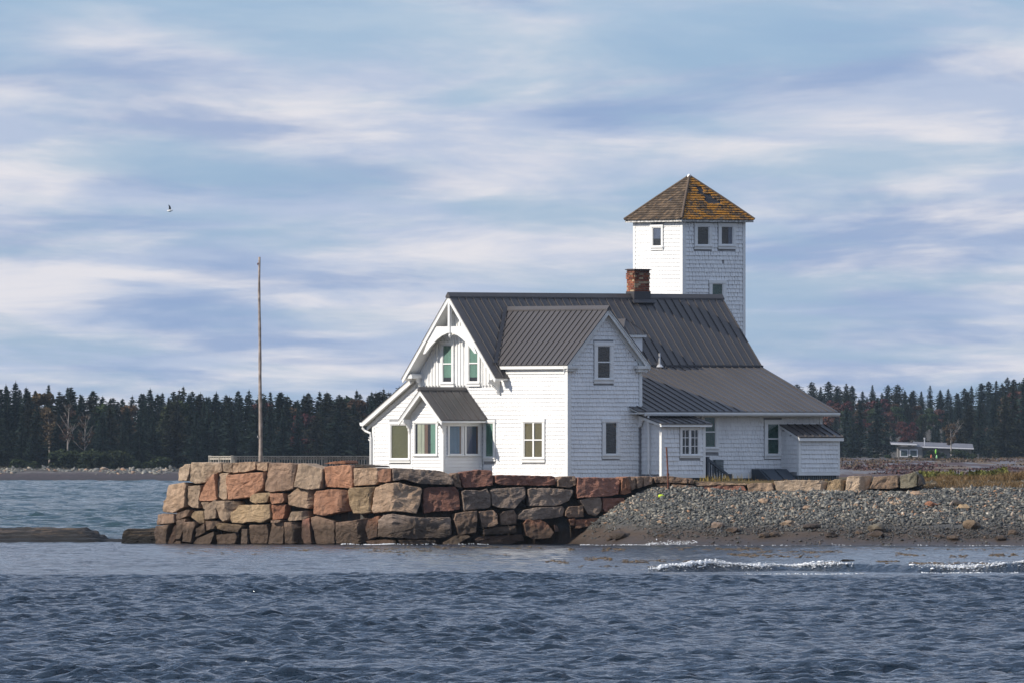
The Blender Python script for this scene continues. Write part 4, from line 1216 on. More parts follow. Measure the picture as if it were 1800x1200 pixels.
trim('porch_fascia', (EU0 - 0.18, EU1 + 0.16, EV + 0.18, EV + 0.22, zet - 0.09, zet - 0.015))
b = HB(); b.hprism([(EU0 - 0.18, VC + 0.07, zeb + 0.0), (EU0 - 0.18, EV + 0.179, zet - 0.02), (EU0 - 0.18, EV + 0.179, zet - 0.09), (EU0 - 0.18, VC + 0.07, zeb - 0.07)], (0.03, 0, 0)); b.build('porch_fascia', M['trim'], house)
b = HB(); b.hbox(EU0 + 0.02, EU1, VC + 0.06, EV - 0.02, ZG - 0.2, ZG + 0.119); b.build('foundation', M['found'], house)
# downspout beside the entry
uds, zds = ray_v(1139, 730, V_EAVE + 0.03)
b = HB(); b.htube([(3.12, V_EAVE + 0.02, Z_EAVE - 0.14), (3.15, V_EAVE + 0.02, Z_EAVE - 0.25), (3.15, V_EAVE + 0.02, ZG + 0.25), (3.3, V_EAVE + 0.1, ZG + 0.12), (3.6, V_EAVE + 0.75, ZG + 0.06)], 0.04); b.build('downspout', M['trim'], house)

# --- small annex at the rear corner
AU0, AU1, AV = 9.56, 11.38, 7.14
zat_ = ray_v(1440, 768, AV)[1]; zab = zat_ + 0.42
b = HB(); b.hprism([(AU0, VC + 0.001, ZG + 0.2), (AU0, AV, ZG + 0.2), (AU0, AV, zat_ - 0.03), (AU0, VC + 0.001, zab - 0.03)], (AU1 - AU0, 0, 0)); ANX = b.build('annex', M['sheath'], house)
sh = MB()
shingle_mesh(sh, face_v(AV), [(AU0 + 0.09, ZG + 0.32), (AU1 - 0.06, ZG + 0.32), (AU1 - 0.06, zat_ - 0.05), (AU0 + 0.09, zat_ - 0.05)], [], course=0.16, thick=0.040, gap=0.010)
shingle_mesh(sh, face_u(AU0), [(VC + 0.04, ZG + 0.32), (AV - 0.08, ZG + 0.32), (AV - 0.08, zat_ - 0.02), (VC + 0.04, zab - 0.1)], [], course=0.16)
sh.build('annex_shingles', M['shingle'], ANX, recalc=False, tint=True)['kind'] = 'stuff'
b = HB(); b.hbox(AU0 - 0.03, AU0, AV - 0.08, AV + 0.03, ZG + 0.2, zat_ - 0.05); b.hbox(AU0, AU0 + 0.08, AV + 0.002, AV + 0.03, ZG + 0.2, zat_ - 0.05); b.hbox(AU1 - 0.06, AU1 + 0.02, AV + 0.002, AV + 0.03, ZG + 0.2, zat_ - 0.05); b.hbox(AU0 + 0.08, AU1 - 0.06, AV + 0.002, AV + 0.031, ZG + 0.2, ZG + 0.32); b.build('corner_board', M['trim'], ANX)
metal_roof('annex_roof', [(AU0 - 0.1, VC + 0.065, zab + 0.05), (AU1 + 0.12, VC + 0.065, zab + 0.05), (AU1 + 0.12, AV + 0.16, zat_ + 0.02), (AU0 - 0.1, AV + 0.16, zat_ + 0.02)], (1, 0, 0), house, pitch=0.332)
trim('annex_fascia', (AU0 - 0.09, AU1 + 0.11, AV + 0.10, AV + 0.14, zat_ - 0.13, zat_ - 0.02))
b = HB(); b.hprism([(AU0 - 0.09, VC + 0.065, zab + 0.0), (AU0 - 0.09, AV + 0.099, zat_ - 0.02), (AU0 - 0.09, AV + 0.099, zat_ - 0.09), (AU0 - 0.09, VC + 0.065, zab - 0.07)], (0.03, 0, 0)); b.build('annex_fascia', M['trim'], house)
b = HB(); b.hbox(AU0 + 0.05, AU1 - 0.05, VC + 0.06, AV - 0.1, ZG - 0.2, ZG + 0.199); b.build('foundation', M['found'], house)
b = HB()
u = AU0
while u < AU1:
    b.hbox(u, u + 0.045, AV - 0.05, AV - 0.03, ZG - 0.15, ZG + 0.195); u += 0.085
v = VC + 0.1
while v < AV - 0.06:
    b.hbox(AU0 - 0.01, AU0 + 0.01, v, v + 0.04, ZG - 0.15, ZG + 0.195); v += 0.085
b.build('lattice_skirt', M['slate2'], house)['kind'] = 'stuff'

# --- dormer on the main roof, half hidden by the cross gable
DC, DW = 6.23, 0.57
zde = ray_v(1142, 588, 2.0)[1]; zdt = zde + 0.56; DV = 2.0
b = HB(); b.hbox(DC - 0.42, DC + 0.42, 0.6, DV - 0.14, zde - 0.75, zde - 0.02); DORM = b.build('dormer', M['shingle'], house)
b = HB()
b.add([L(*p) for p in ((DC - DW, DV, zde), (DC + DW, DV, zde), (DC + DW, 0.9, zde), (DC - DW, 0.9, zde), (DC, DV - DW, zdt), (DC, 0.5, zdt))], [(0, 1, 4), (1, 2, 5, 4), (0, 4, 5, 3), (2, 3, 5), (0, 3, 2, 1)]); b.build('dormer_roof', M['roof'], DORM)
b = HB()
for k in (-0.25, 0.08, 0.38):
    b.htube([(DC + k, DV - 0.01, zde + 0.02), (DC + k, DV - (DW - abs(k)) + 0.03, zde + (DW - abs(k)) * 0.98)], 0.014, 4)
b.htube([(DC + DW, DV, zde + 0.01), (DC, DV - DW, zdt + 0.01)], 0.025, 5); b.htube([(DC - DW, DV, zde + 0.01), (DC, DV - DW, zdt + 0.01)], 0.025, 5)
b.build('dormer_seams', M['roof_dark'], DORM)
b = HB(); b.hbox(DC - DW + 0.05, DC + DW - 0.05, DV - 0.16, DV - 0.03, zde - 0.10, zde - 0.002); b.build('dormer_eave', M['trim'], DORM)
# --- chimney
QU0, QU1, QV0, QV1 = 7.58, 8.29, -0.24, 0.20
zct = zat(473, 608.5); zcb = ZR - 0.3
b = HB(); b.hbox(QU0 + 0.012, QU1 - 0.012, QV0 + 0.012, QV1 - 0.012, zcb, zct - 0.02); CHM = b.build('chimney', simple('lime_mortar', (0.30, 0.26, 0.21), 0.9, 0.3, 5.0), house)
def brick_mat():
    m = NT('old_chimney_brick'); t = m.attr('tint')
    c = m.ramp(t, [(0.0, (0.10, 0.035, 0.022)), (0.45, (0.25, 0.075, 0.04)), (0.75, (0.36, 0.13, 0.06)), (0.8, (0.45, 0.33, 0.20)), (1.0, (0.36, 0.26, 0.17))])
    soot = m.ramp(m.math('MULTIPLY_ADD', m.xyz(m.pos())[2], 1.0, -9.0), [(0.40, 0.0), (0.58, 0.55)])
    c = m.mix(soot, c, (0.03, 0.018, 0.015))
    m.set('Base Color', c); m.set('Roughness', 0.9); return m.m
b = HB(); hgt = 0.075; z = zcb; k = 0
while z < zct - 0.04:
    out = 0.035 if zct - 0.36 < z < zct - 0.20 else 0.0
    for (a0, a1, fx_) in ((QU0, QU1, 0), (QV0, QV1, 1)):
        s = a0 - (0.1 if k % 2 else 0.0)
        while s < a1 - 0.01:
            c0, c1 = max(s, a0) , min(s + 0.19, a1)
            if c1 - c0 > 0.03:
                b.tint = rh.random()
                j = rh.uniform(0, 0.006)
                if fx_ == 0: b.hbox(c0, c1 - 0.01, QV1 - 0.012 + 0.0, QV1 + out + j, z, z + hgt - 0.012)
                else: b.hbox(QU0 - out - j, QU0 + 0.012, c0, c1 - 0.01, z, z + hgt - 0.012)
            s += 0.2
    z += hgt; k += 1
b.build('bricks', brick_mat(), CHM, tint=True)['kind'] = 'stuff'
b = HB(); b.hbox(QU0 - 0.05, QU1 + 0.04, QV0 - 0.04, QV1 + 0.05, zct - 0.03, zct); b.build('chimney_cap', M['roof_dark'], CHM)
b = HB(); b.hbox(QU0 - 0.02, QU1 + 0.02, QV0 - 0.02, QV1 + 0.022, ZR - 0.25, ZR + 0.16); b.hprism([(QU0 - 0.12, QV1 + 0.022, ZR - 0.16), (QU1 + 0.12, QV1 + 0.022, ZR - 0.16), (QU1 + 0.12, QV1 + 0.13, ZR - 0.275), (QU0 - 0.12, QV1 + 0.13, ZR - 0.275)], (0, 0.03, 0.03)); b.build('chimney_flashing', M['roof_dark'], CHM)
# --- vent pipe on the rear roof
uv_ = None
for k in range(200):
    v = 2.4 + k * 0.02
    u, z = ray_v(1159.5, 691, v)
    if z <= zz(v) + 0.02: uv_ = (u, v, zz(v)); break
b = HB(); b.htube([(uv_[0], uv_[1], uv_[2] - 0.02), (uv_[0], uv_[1], uv_[2] + 0.46)], 0.038, 10); VP = b.build('vent_pipe', M['steel'], house)
b = HB(); b.htube([(uv_[0], uv_[1], uv_[2] - 0.03), (uv_[0], uv_[1], uv_[2] + 0.07)], [0.15, 0.06], 10); b.build('vent_collar', M['steel'], VP)
# --- meter box, hatch and stair rail
(mu0, mz1), (mu1, mz0) = ray_v(1256, 807, VC + 0.1), ray_v(1270, 823, VC + 0.1)
b = HB(); b.hbox(mu0, mu1, VC + 0.03, VC + 0.17, mz0 - 0.1, mz1); MT = b.build('meter_box', M['slate2'], house)
b = HB(); b.htube([((mu0 + mu1) / 2 + 0.05, VC + 0.171, (mz0 + mz1) / 2), ((mu0 + mu1) / 2 + 0.05, VC + 0.26, (mz0 + mz1) / 2)], 0.08, 12); b.build('meter_dial', M['glass'], MT)
(ku0, kz1), (ku1, _) = ray_v(1321, 823.5, VC + 0.04), ray_v(1371, 823.5, VC + 0.04)
b = HB(); b.hprism([(ku0, VC + 0.04, ZG - 0.2), (ku0, VC + 0.04, kz1), (ku0, VC + 0.42, kz1), (ku0, VC + 1.25, ZG - 0.1), (ku0, VC + 1.25, ZG - 0.2)], (ku1 - ku0, 0, 0)); HAT = b.build('cellar_hatch', M['slate'], house)
b = HB()
n_ = Vector((0, (kz1 - ZG + 0.1), 0.83)).normalized()
for a in (0.06, 0.54):
    q0 = Vector((ku0 + (ku1 - ku0) * a, VC + 0.50, kz1 - 0.08 * (kz1 - ZG) / 0.83)) + n_ * 0.004
    q1 = Vector((ku0 + (ku1 - ku0) * a, VC + 1.2, ZG - 0.1 + 0.05 * (kz1 - ZG) / 0.83 + 0.02)) + n_ * 0.004
    w = Vector(((ku1 - ku0) * 0.40, 0, 0))
    b.hprism([q0, q1, q1 + w, q0 + w], n_ * 0.025)
b.build('hatch_door', M['slate'], HAT)
su = lambda x, y: ray_v(x, y, EV - 0.15)
b = HB()
r0 = su(1243, 803); r1 = su(1281, 833)
b.hprism([(r0[0], EV - 0.2, r0[1]), (r1[0], EV - 0.2, r1[1]), (r1[0], EV - 0.2, r1[1] - 0.10), (r0[0], EV - 0.2, r0[1] - 0.10)], (0, 0.08, 0))
RAIL = b.build('stair_rail', M['slate'], house)
for k in range(8):
    f = (k + 0.3) / 8
    uu = r0[0] + (r1[0] - r0[0]) * f; zt = r0[1] + (r1[1] - r0[1]) * f - 0.08
    b = HB(); b.hbox(uu - 0.025, uu + 0.025, EV - 0.185, EV - 0.135, ZG - 0.15, zt); b.build('baluster', M['slate'], RAIL)
b = HB(); b.hbox(r1[0] - 0.02, r1[0] + 0.12, EV - 0.22, EV - 0.10, ZG - 0.2, r1[1] + 0.02); b.build('newel_post', M['slate'], RAIL)
b = HB(); b.hbox(r0[0] - 0.03, r0[0] + 0.06, EV - 0.21, EV - 0.11, ZG - 0.2, r0[1] + 0.02); b.build('newel_post', M['slate'], RAIL)
for k in range(3):
    b = HB(); b.hbox(EU1 + 0.03 + 0.28 * k, EU1 + 0.33 + 0.28 * k, VC + 0.1, EV - 0.24, ZG - 0.2, ZG + 0.5 - 0.17 * (k + 1)); b.build('stair_step', M['slate'], house)

# ------------------------------------------------------------------ the lookout tower
TU, TV, TS = 11.90, -2.5, 2.84
tloc = HO + Vector((CT, SN)) * TU + Vector((SN, -CT)) * TV
tower = empty('lookout_tower', (tloc.x, tloc.y, ZG), TH)
tag(tower, 'square white shingled lookout tower with lichen covered pyramid roof behind the house', 'tower')
TZ = ray_u(1150, 390, TU)[1]
def TL(a, c, z): return (a, -c, z - ZG)      # a along u from the near corner, c along v (tower lies at c < 0)
b = MB(); b.box(0, TS, 0, TS, 0, TZ - ZG); b.build('wall', M['sheath'], tower)
tf_u = lambda s, z, n: TL(0 - n, s, z)
tf_v = lambda s, z, n: TL(s, 0 + n, z)
def tw_u(x0, y0, x1, y1, **kw):
    (a, zt), (c, zb) = ray_u(x0, y0, TU), ray_u(x1, y1, TU)
    return window(tower, tf_u, a - TV, c - TV, zb, zt, **kw)[1]
def tw_v(x0, y0, x1, y1, **kw):
    (a, zt), (c, zb) = ray_v(x0, y0, TV), ray_v(x1, y1, TV)
    return window(tower, tf_v, a - TU, c - TU, zb, zt, **kw)[1]
t1 = tw_u(1148.5, 399.5, 1164.5, 433.5, kind='fixed', shade='sh_dblue', cover=0.6, casing=0.09)
t2 = tw_v(1224, 397.5, 1245.5, 431.5, kind='fixed', shade=None, casing=0.11)
t3 = tw_v(1266, 397.5, 1287.5, 431, kind='fixed', shade=None, casing=0.11)
t4 = tw_v(1250, 498, 1270, 540, kind='fixed', shade='sh_dgreen', casing=0.11)
(a, zt), (c, zb) = ray_v(1280, 399, TV), ray_v(1286.5, 430, TV)
b = MB(); b.prism([TL(a - TU, 0.007, zb), TL(c - TU, 0.007, zb), TL(c - TU, 0.007, zt), TL(a - TU, 0.007, zt)], (0, -0.005, 0)); b.build('curtain', M['sh_dblue'], tower)
sh = MB()
shingle_mesh(sh, tf_u, [(-TS + 0.1, ZG), (-0.08, ZG), (-0.08, TZ - 0.04), (-TS + 0.1, TZ - 0.04)], [t1], course=0.145)
shingle_mesh(sh, tf_v, [(0.12, ZG), (TS - 0.1, ZG), (TS - 0.1, TZ - 0.04), (0.12, TZ - 0.04)], [t2, t3, t4], course=0.147, gap=0.017, thick=0.04, missing=0.003)
sh.build('tower_shingles', M['tshingle'], tower, recalc=False, tint=True)['kind'] = 'stuff'
for q in ((-0.035, 0.0, -0.08, 0.035), (0.0, 0.12, 0.002, 0.035), (TS - 0.10, TS + 0.02, 0.002, 0.035), (-0.035, 0.0, -TS - 0.02, -TS + 0.1)):
    b = MB(); b.box(q[0], q[1], -q[3], -q[2], 0, TZ - ZG - 0.02); b.build('corner_board', M['trim'], tower)
# roof
OV = 0.26; TC = TS / 2; zap = zat(306, 612.0); zev = ray_u(1150, 387, TU)[1] + 0.02
hw = TC + OV
b = MB()
b.box(-OV + 0.03, TS + OV - 0.03, -OV + 0.03, TS + OV - 0.03, zev - ZG - 0.10, zev - ZG - 0.012); b.build('eave_board', simple('peeling_eave_paint', (0.5, 0.49, 0.47), 0.8, 0.7, 9.0), tower)
pc = Vector((TC, TC, zap - ZG)); cs = [Vector((-OV, -OV, zev - ZG)), Vector((TS + OV, -OV, zev - ZG)), Vector((TS + OV, TS + OV, zev - ZG)), Vector((-OV, TS + OV, zev - ZG))]
def roofsh_mat():
    m = NT('lichened_cedar_shingles')
    t = m.attr('tint')
    c = m.ramp(t, [(0.0, (0.045, 0.032, 0.022)), (0.6, (0.10, 0.07, 0.045)), (1.0, (0.16, 0.11, 0.07))])
    tcn = m.n('ShaderNodeTexCoord'); obj = m.xyz(tcn.outputs['Object'])
    ln = m.noise(2.2, 6.0, 0.75, 0.3, mscale=(1, 1, 2.2))
    fine = m.noise(14, 3.0, 0.6)
    # lichen has taken the damp side of the roof
    side = m.ramp(m.math('SUBTRACT', obj[0], obj[1]), [(0.02, 0.0), (0.10, 1.0)])
    lic = m.ramp(m.math('MULTIPLY_ADD', fine, 0.35, m.math('MULTIPLY', ln, 0.75)), [(0.515, 0.0), (0.58, 1.0)])
    lic2 = m.ramp(m.math('MULTIPLY_ADD', fine, 0.35, m.math('MULTIPLY', ln, 0.75)), [(0.68, 0.0), (0.73, 0.7)])
    f = m.mix(side, lic2, lic)
    c = m.mix(f, c, m.ramp(fine, [(0.35, (0.32, 0.12, 0.01)), (0.65, (0.52, 0.24, 0.025))]))
    m.set('Base Color', c); m.set('Roughness', 0.9)
    m.bump(fine, 0.5, 0.02)
    return m.m
M['roofsh'] = roofsh_mat()
b = MB(); b.add(cs + [pc - Vector((0, 0, 0.0))], [(0, 1, 4), (1, 2, 4), (2, 3, 4), (3, 0, 4), (3, 2, 1, 0)])
TR = b.build('tower_roof', simple('bare_roof_felt', (0.03, 0.03, 0.035), 0.8, 0.3, 5.0), tower)
for i in range(4):
    a, c = cs[i], cs[(i + 1) % 4]
    mid = (a + c) / 2; e = (c - a).normalized(); up = (pc - mid); H_ = up.length; up.normalize(); nr = e.cross(up).normalized()
    if nr.z < 0: nr = -nr
    hwid = (c - a).length / 2
    PP = lambda s, z, n, mid=mid, e=e, up=up, nr=nr: tuple(mid + e * s + up * z + nr * (n + 0.004))
    sh = MB()
    hole = [(0.0, 0.62, H_ * 0.36, H_ * 0.42), (-0.05, 0.52, H_ * 0.42, H_ * 0.48), (0.04, 0.40, H_ * 0.48, H_ * 0.56), (-0.12, 0.12, H_ * 0.60, H_ * 0.64), (-0.05, 0.2, H_ * 0.66, H_ * 0.70)] if i == 0 else []
    shingle_mesh(sh, PP, [(-hwid, -0.03), (hwid, -0.03), (0.0, H_)], hole, course=0.125, wmin=0.09, wmax=0.2, gap=0.014, thick=0.034, missing=0.01)
    sh.build('roof_shingles', M['roofsh'], TR, recalc=False, tint=True)['kind'] = 'stuff'
    b = MB(); b.tube([a + Vector((0, 0, 0.02)), a.lerp(pc, 0.5) + Vector((0, 0, 0.03)), pc + Vector((0, 0, 0.01))], 0.045, 6); b.build('hip_cap', simple('hip_shingle', (0.12, 0.085, 0.06), 0.9, 0.3, 10.0) if i == 0 else bpy.data.materials['hip_shingle'], TR)
b = MB(); b.tube([pc + Vector((0, 0, -0.04)), pc + Vector((0, 0, 0.05)), pc + Vector((0, 0, 0.07))], [0.09, 0.05, 0.015], 8); b.build('lead_finial', M['steel'], TR)

# ------------------------------------------------------------------ flagpole, deck railing, iron rod, gull
fp = empty('flagpole', tuple(px(457.5, 830, 612.0)))
tag(fp, 'tall bare weathered wooden pole standing behind the seawall', 'pole')
fo = fp.location
zf = lambda y: CH - (y - HY) * 612.0 / K - fo.z
pts = []; rr = []
for k in range(19):
    f = k / 18
    y = 822 + (452 - 822) * f
    wob = math.sin(f * 5.0 + 0.6) * 0.012 + math.sin(f * 13) * 0.006 - 0.012 * f * 2
    pts.append((wob, wob * 0.4, zf(y))); rr.append(0.072 - 0.034 * f + 0.004 * math.sin(f * 40))
b = MB(); b.tube(pts, rr, 12); b.build('shaft', simple('silvered_pole_wood', (0.30, 0.25, 0.22), 0.9, 0.45, 5.0, 0.6, bscale=18), fp, smooth=True)
b = MB(); b.tube([(-0.03, -0.03, zf(463)), (-0.09, -0.04, zf(463)), (-0.10, -0.04, zf(466))], 0.02, 6); b.build('pulley', M['rust'], fp)
b = MB(); b.tube([(-0.06, -0.05, zf(769)), (-0.09, -0.06, zf(768)), (-0.09, -0.06, zf(765))], 0.016, 6); b.build('cleat', M['steel'], fp)

# deck railing: runs along the far side of the point, its left end turned towards the sea
def railing_run(par, off, x0, d0, x1, d1, yt, n, posts):
    p0, p1 = px(x0, yt, d0), px(x1, yt, d1)
    ax = (p1 - p0).normalized(); sd_ = Vector((-ax.y, ax.x, 0))
    def pb(p, w, t, z0, z1, nm):
        b = MB()
        c = [p + ax * a * w + sd_ * s * t for a, s in ((-1, -1), (1, -1), (1, 1), (-1, 1))]
        b.add([(q.x - off.x, q.y - off.y, z0 - off.z) for q in c] + [(q.x - off.x, q.y - off.y, z1 - off.z) for q in c], [(0, 3, 2, 1), (4, 5, 6, 7), (0, 1, 5, 4), (1, 2, 6, 5), (2, 3, 7, 6), (3, 0, 4, 7)])
        return b.build(nm, M['oldwood'], par)
    z = p0.z
    L_ = (p1 - p0).length; mid = (p0 + p1) / 2
    pb(mid, L_ / 2 + 0.04, 0.05, z - 0.045, z, 'top_rail')
    pb(mid, L_ / 2, 0.02, z - 0.13, z - 0.07, 'sub_rail')
    pb(mid, L_ / 2, 0.02, z - 0.74, z - 0.68, 'bottom_rail')
    for k in range(n):
        p = p0.lerp(p1, (k + 0.5) / n)
        pb(p, 0.019, 0.018, z - 0.85, z - 0.047, 'baluster')
    for f in posts: pb(p0.lerp(p1, f), 0.045, 0.045, z - 0.95, z - 0.002 if 0 < f < 1 else z + 0.02, 'post')
rl = empty('deck_railing', tuple(px(500, 830, 618)))
tag(rl, 'low weathered wooden railing with thin balusters behind the seawall top', 'railing')
railing_run(rl, rl.location, 369, 620.0, 408, 616.0, 800.6, 9, (0.0, 0.45, 1.0))
railing_run(rl, rl.location, 409, 618.0, 652, 620.0, 800.4, 52, (0.02, 0.33, 0.67, 0.985))

rp = px(1173, 832, 596.0)
rod = empty('iron_rod', tuple(rp)); tag(rod, 'thin rusty iron rod leaning beside the entry porch', 'rod')
b = MB(); b.tube([(0.03, 0, -0.5), (0.02, 0, 0.0), (-0.03, 0.02, zat(785, 596) - rp.z)], 0.028, 8); b.build('shaft', M['rust'], rod)
b = MB(); b.tube([(0.025, 0, -0.06), (0.022, 0, 0.02)], 0.045, 8); b.build('collar', M['rust'], rod)

gp_ = px(298.5, 371, 1650)
gull = empty('gull', tuple(gp_)); tag(gull, 'white gull gliding with raised dark tipped wings in the sky', 'gull')
b = MB(); b.tube([(-0.27, 0, 0.0), (-0.20, 0, 0.01), (-0.08, 0, 0.01), (0.06, 0, 0.02), (0.16, 0, 0.05), (0.23, 0, 0.06), (0.29, 0, 0.04)], [0.02, 0.06, 0.12, 0.125, 0.08, 0.07, 0.01], 10); b.build('body', simple('white_feathers', (0.75, 0.75, 0.74), 0.8, 0.05, 6.0), gull, smooth=True)
for s_ in (-1, 1):
    b = MB()
    pr = [(0.08, 0.04, 0.10, 0.24), (0.12, 0.22 if s_ > 0 else 0.20, 0.24, 0.20), (0.06, 0.34, 0.44, 0.15), (-0.10, 0.46, 0.60, 0.03)]
    vs = []
    for (x, y, z, c) in pr:
        yy = s_ * y * (0.75 if s_ > 0 else 0.6)
        vs += [(x, yy, z), (x - c, yy, z - 0.02), (x, yy, z - 0.018), (x - c, yy, z - 0.03)]
    fs = []
    for i in range(3):
        a, c = i * 4, i * 4 + 4
        fs += [(a, a + 1, c + 1, c), (a + 2, c + 2, c + 3, a + 3), (a, c, c + 2, a + 2), (a + 1, a + 3, c + 3, c + 1)]
    b.add(vs, fs); b.build('wing', simple('slate_grey_feathers', (0.10, 0.10, 0.11), 0.8, 0.2, 6.0) if s_ < 0 else bpy.data.materials['slate_grey_feathers'], gull)

# ------------------------------------------------------------------ rocks in the water
def ledge_h(X, Y):
    top = np.interp(X, [-20, -18.3, -17.0, -15.8, -14.9, -14.2, -13.75, -13.5], [0.42, 0.62, 0.60, 0.46, 0.34, 0.27, 0.2, -0.35])
    ridge = np.exp(-((Y - 611.5 - (X + 16) * 0.25) / 3.0) ** 2)
    # tilted rock layers: steps along a slanting coordinate
    q = (Y - 600) * 0.55 + X * 0.12 + (vnoise(X, Y, 1.4, 41) - 0.5) * 1.3
    lay = (q - np.floor(q)) * 0.24
    z0 = top * ridge * 1.2 - 0.10 + (vnoise(X, Y * 0.6, 1.1, 45) - 0.5) * 0.30 * ridge + (X + 16) * 0.02 * ridge
    q = z0 * 8.0; fl = np.floor(q); z0 = (fl + (q - fl) ** 7) / 8.0
    return z0 + 0.3 * ((vnoise(X, Y * 0.5, 0.8, 42) - 0.5) * 0.34 * ridge + (vnoise(X, Y, 0.3, 43) - 0.5) * 0.22 * ridge)
lx = np.arange(-21, -13.2, 0.07); ly = np.arange(604, 619, 0.08)
LX, LY = np.meshgrid(lx, ly); LZ = ledge_h(LX, LY)
LX2 = LX + (vnoise(LX, LY, 0.6, 44) - 0.5) * 0.15
def ledge_mat():
    m = NT('dark_layered_ledge'); geo = m.pos(); s = m.xyz(geo)
    lay = m.noise(3.0, 5.0, 0.65, 0.4, vec=geo, mscale=(0.35, 0.8, 4.0))
    c = m.ramp(lay, [(0.38, (0.008, 0.007, 0.006)), (0.50, (0.035, 0.027, 0.021)), (0.64, (0.17, 0.12, 0.08))])
    wl = m.ramp(m.math('ADD', s[2], m.math('MULTIPLY', m.noise(2.0, 4.0, vec=geo), -0.25)), [(0.05, 1.0), (0.24, 0.0)])
    c = m.mix(wl, c, (0.010, 0.009, 0.008))
    m.set('Base Color', c); m.set('Roughness', 0.7)
    m.bump(m.noise(6, 6.0, 0.75, vec=geo, mscale=(0.6, 1, 2.5)), 1.0, 0.16); return m.m
M['ledge'] = ledge_mat()
led = np_mesh('rock_ledge', np.stack([LX2, LY, LZ], -1).reshape(-1, 3), grid_faces(len(lx), len(ly)), M['ledge'])
tag(led, 'low dark layered rock ledge breaking the water beyond the seawall end', 'rock')
def solo_stone(poly, mat, dist, label, cat, name, group=None, depth=0.8, ridge=None, sharp=0.0):
    xs = [p[0] for p in poly]; ys = [p[1] for p in poly]
    c = px(sum(xs) / len(xs), max(ys), dist)
    o = stone_obj(poly, mat, ridge, sharp, None, (0, 0, 0), depth=depth, dist=dist, name=name)
    o.data.transform(Matrix.Translation(-c)); o.location = c
    return tag(o, label, cat, group)
solo_stone([(212, 958), (213, 944), (217, 932), (224, 928), (246, 929), (268, 927), (275, 930), (276, 958)], M['ledge'], 602.5, 'square black wet boulder at the foot of the seawall end', 'boulder', 'boulder', depth=1.2)
solo_stone([(1474, 990), (1477, 985), (1484, 982), (1493, 983), (1500, 988), (1500, 991)], M['ledge'], 498.0, 'small brown rock awash between the beach and the breaker', 'boulder', 'boulder', depth=0.6)

# ------------------------------------------------------------------ beach stones
ICO = []
def ico():
    t = (1 + 5 ** 0.5) / 2
    v = np.array([(-1, t, 0), (1, t, 0), (-1, -t, 0), (1, -t, 0), (0, -1, t), (0, 1, t), (0, -1, -t), (0, 1, -t), (t, 0, -1), (t, 0, 1), (-t, 0, -1), (-t, 0, 1)], float)
    v /= np.linalg.norm(v[0])
    f = np.array([(0, 11, 5), (0, 5, 1), (0, 1, 7), (0, 7, 10), (0, 10, 11), (1, 5, 9), (5, 11, 4), (11, 10, 2), (10, 7, 6), (7, 1, 8), (3, 9, 4), (3, 4, 2), (3, 2, 6), (3, 6, 8), (3, 8, 9), (4, 9, 5), (2, 4, 11), (6, 2, 10), (8, 6, 7), (9, 8, 1)])
    return v, f
IV, IF = ico()
def blobs(C, S, r, rot_tilt=0.5, jag=0.25):
    """centres (n,3), half sizes (n,3) -> verts, faces of rough stones"""
    n = len(C)
    az = r.uniform(0, 2 * PI, n); tl = r.normal(0, rot_tilt, n)
    v = IV[None] * (1 + r.uniform(-jag, jag, (n, 12, 1))) * S[:, None, :]
    ca, sa = np.cos(tl)[:, None], np.sin(tl)[:, None]
    x, y, z = v[..., 0], v[..., 1], v[..., 2]
    x, z = x * ca - z * sa, x * sa + z * ca
    ca, sa = np.cos(az)[:, None], np.sin(az)[:, None]
    x, y = x * ca - y * sa, x * sa + y * ca
    v = np.stack([x, y, z], -1) + C[:, None, :]
    f = IF[None] + (np.arange(n) * 12)[:, None, None]
    return v.reshape(-1, 3), f.reshape(-1, 3)
r_ = np.random.default_rng(17)
N = 78000
X = r_.uniform(2.0, 22.5, N); Y = r_.uniform(585, 602, N)
ys_ = np.interp(X, SX, SD); dw_ = np.interp(X, WX, WD)
Z = land_z(X, Y); t_ = Y - ys_
edge = 0.58 + (vnoise(X, Y, 3.0, 51) - 0.5) * 0.6 + (vnoise(X, Y, 0.8, 52) - 0.5) * 0.5
dens = np.where(Z > edge, 1.0, np.clip((Z - edge + 0.35) / 0.35, 0, 1) ** 2 * 0.35 + np.where(Z > 0.06, 0.02, 0))
dens *= np.where((X < 14.2) & (Y > dw_ - 0.05), 0.0, 1.0) * np.where(Y > 599.5, 0.25, 1.0)
dens *= np.where((X > 14.2) & (Y > 597.0 - np.clip((X - 16.5) * 0.18, -0.3, 0.9)), 0.12, 1.0)
keep = r_.uniform(0, 1, N) < dens * 0.85
X, Y, Z = X[keep], Y[keep], Z[keep]; n = len(X)
s = np.exp(r_.normal(math.log(0.034), 0.45, n)); s = np.clip(s, 0.018, 0.085)
s *= np.where(Z < 0.7, 0.8, 1.0)
S = np.stack([s * r_.uniform(1.0, 2.0, n), s * r_.uniform(0.8, 1.2, n), s * r_.uniform(0.32, 0.6, n)], 1)
pv, pf = blobs(np.stack([X, Y, Z + S[:, 2] * 0.45], 1), S, r_, 0.6, 0.33)
ptint = np.repeat(r_.uniform(0, 1, n), 20)
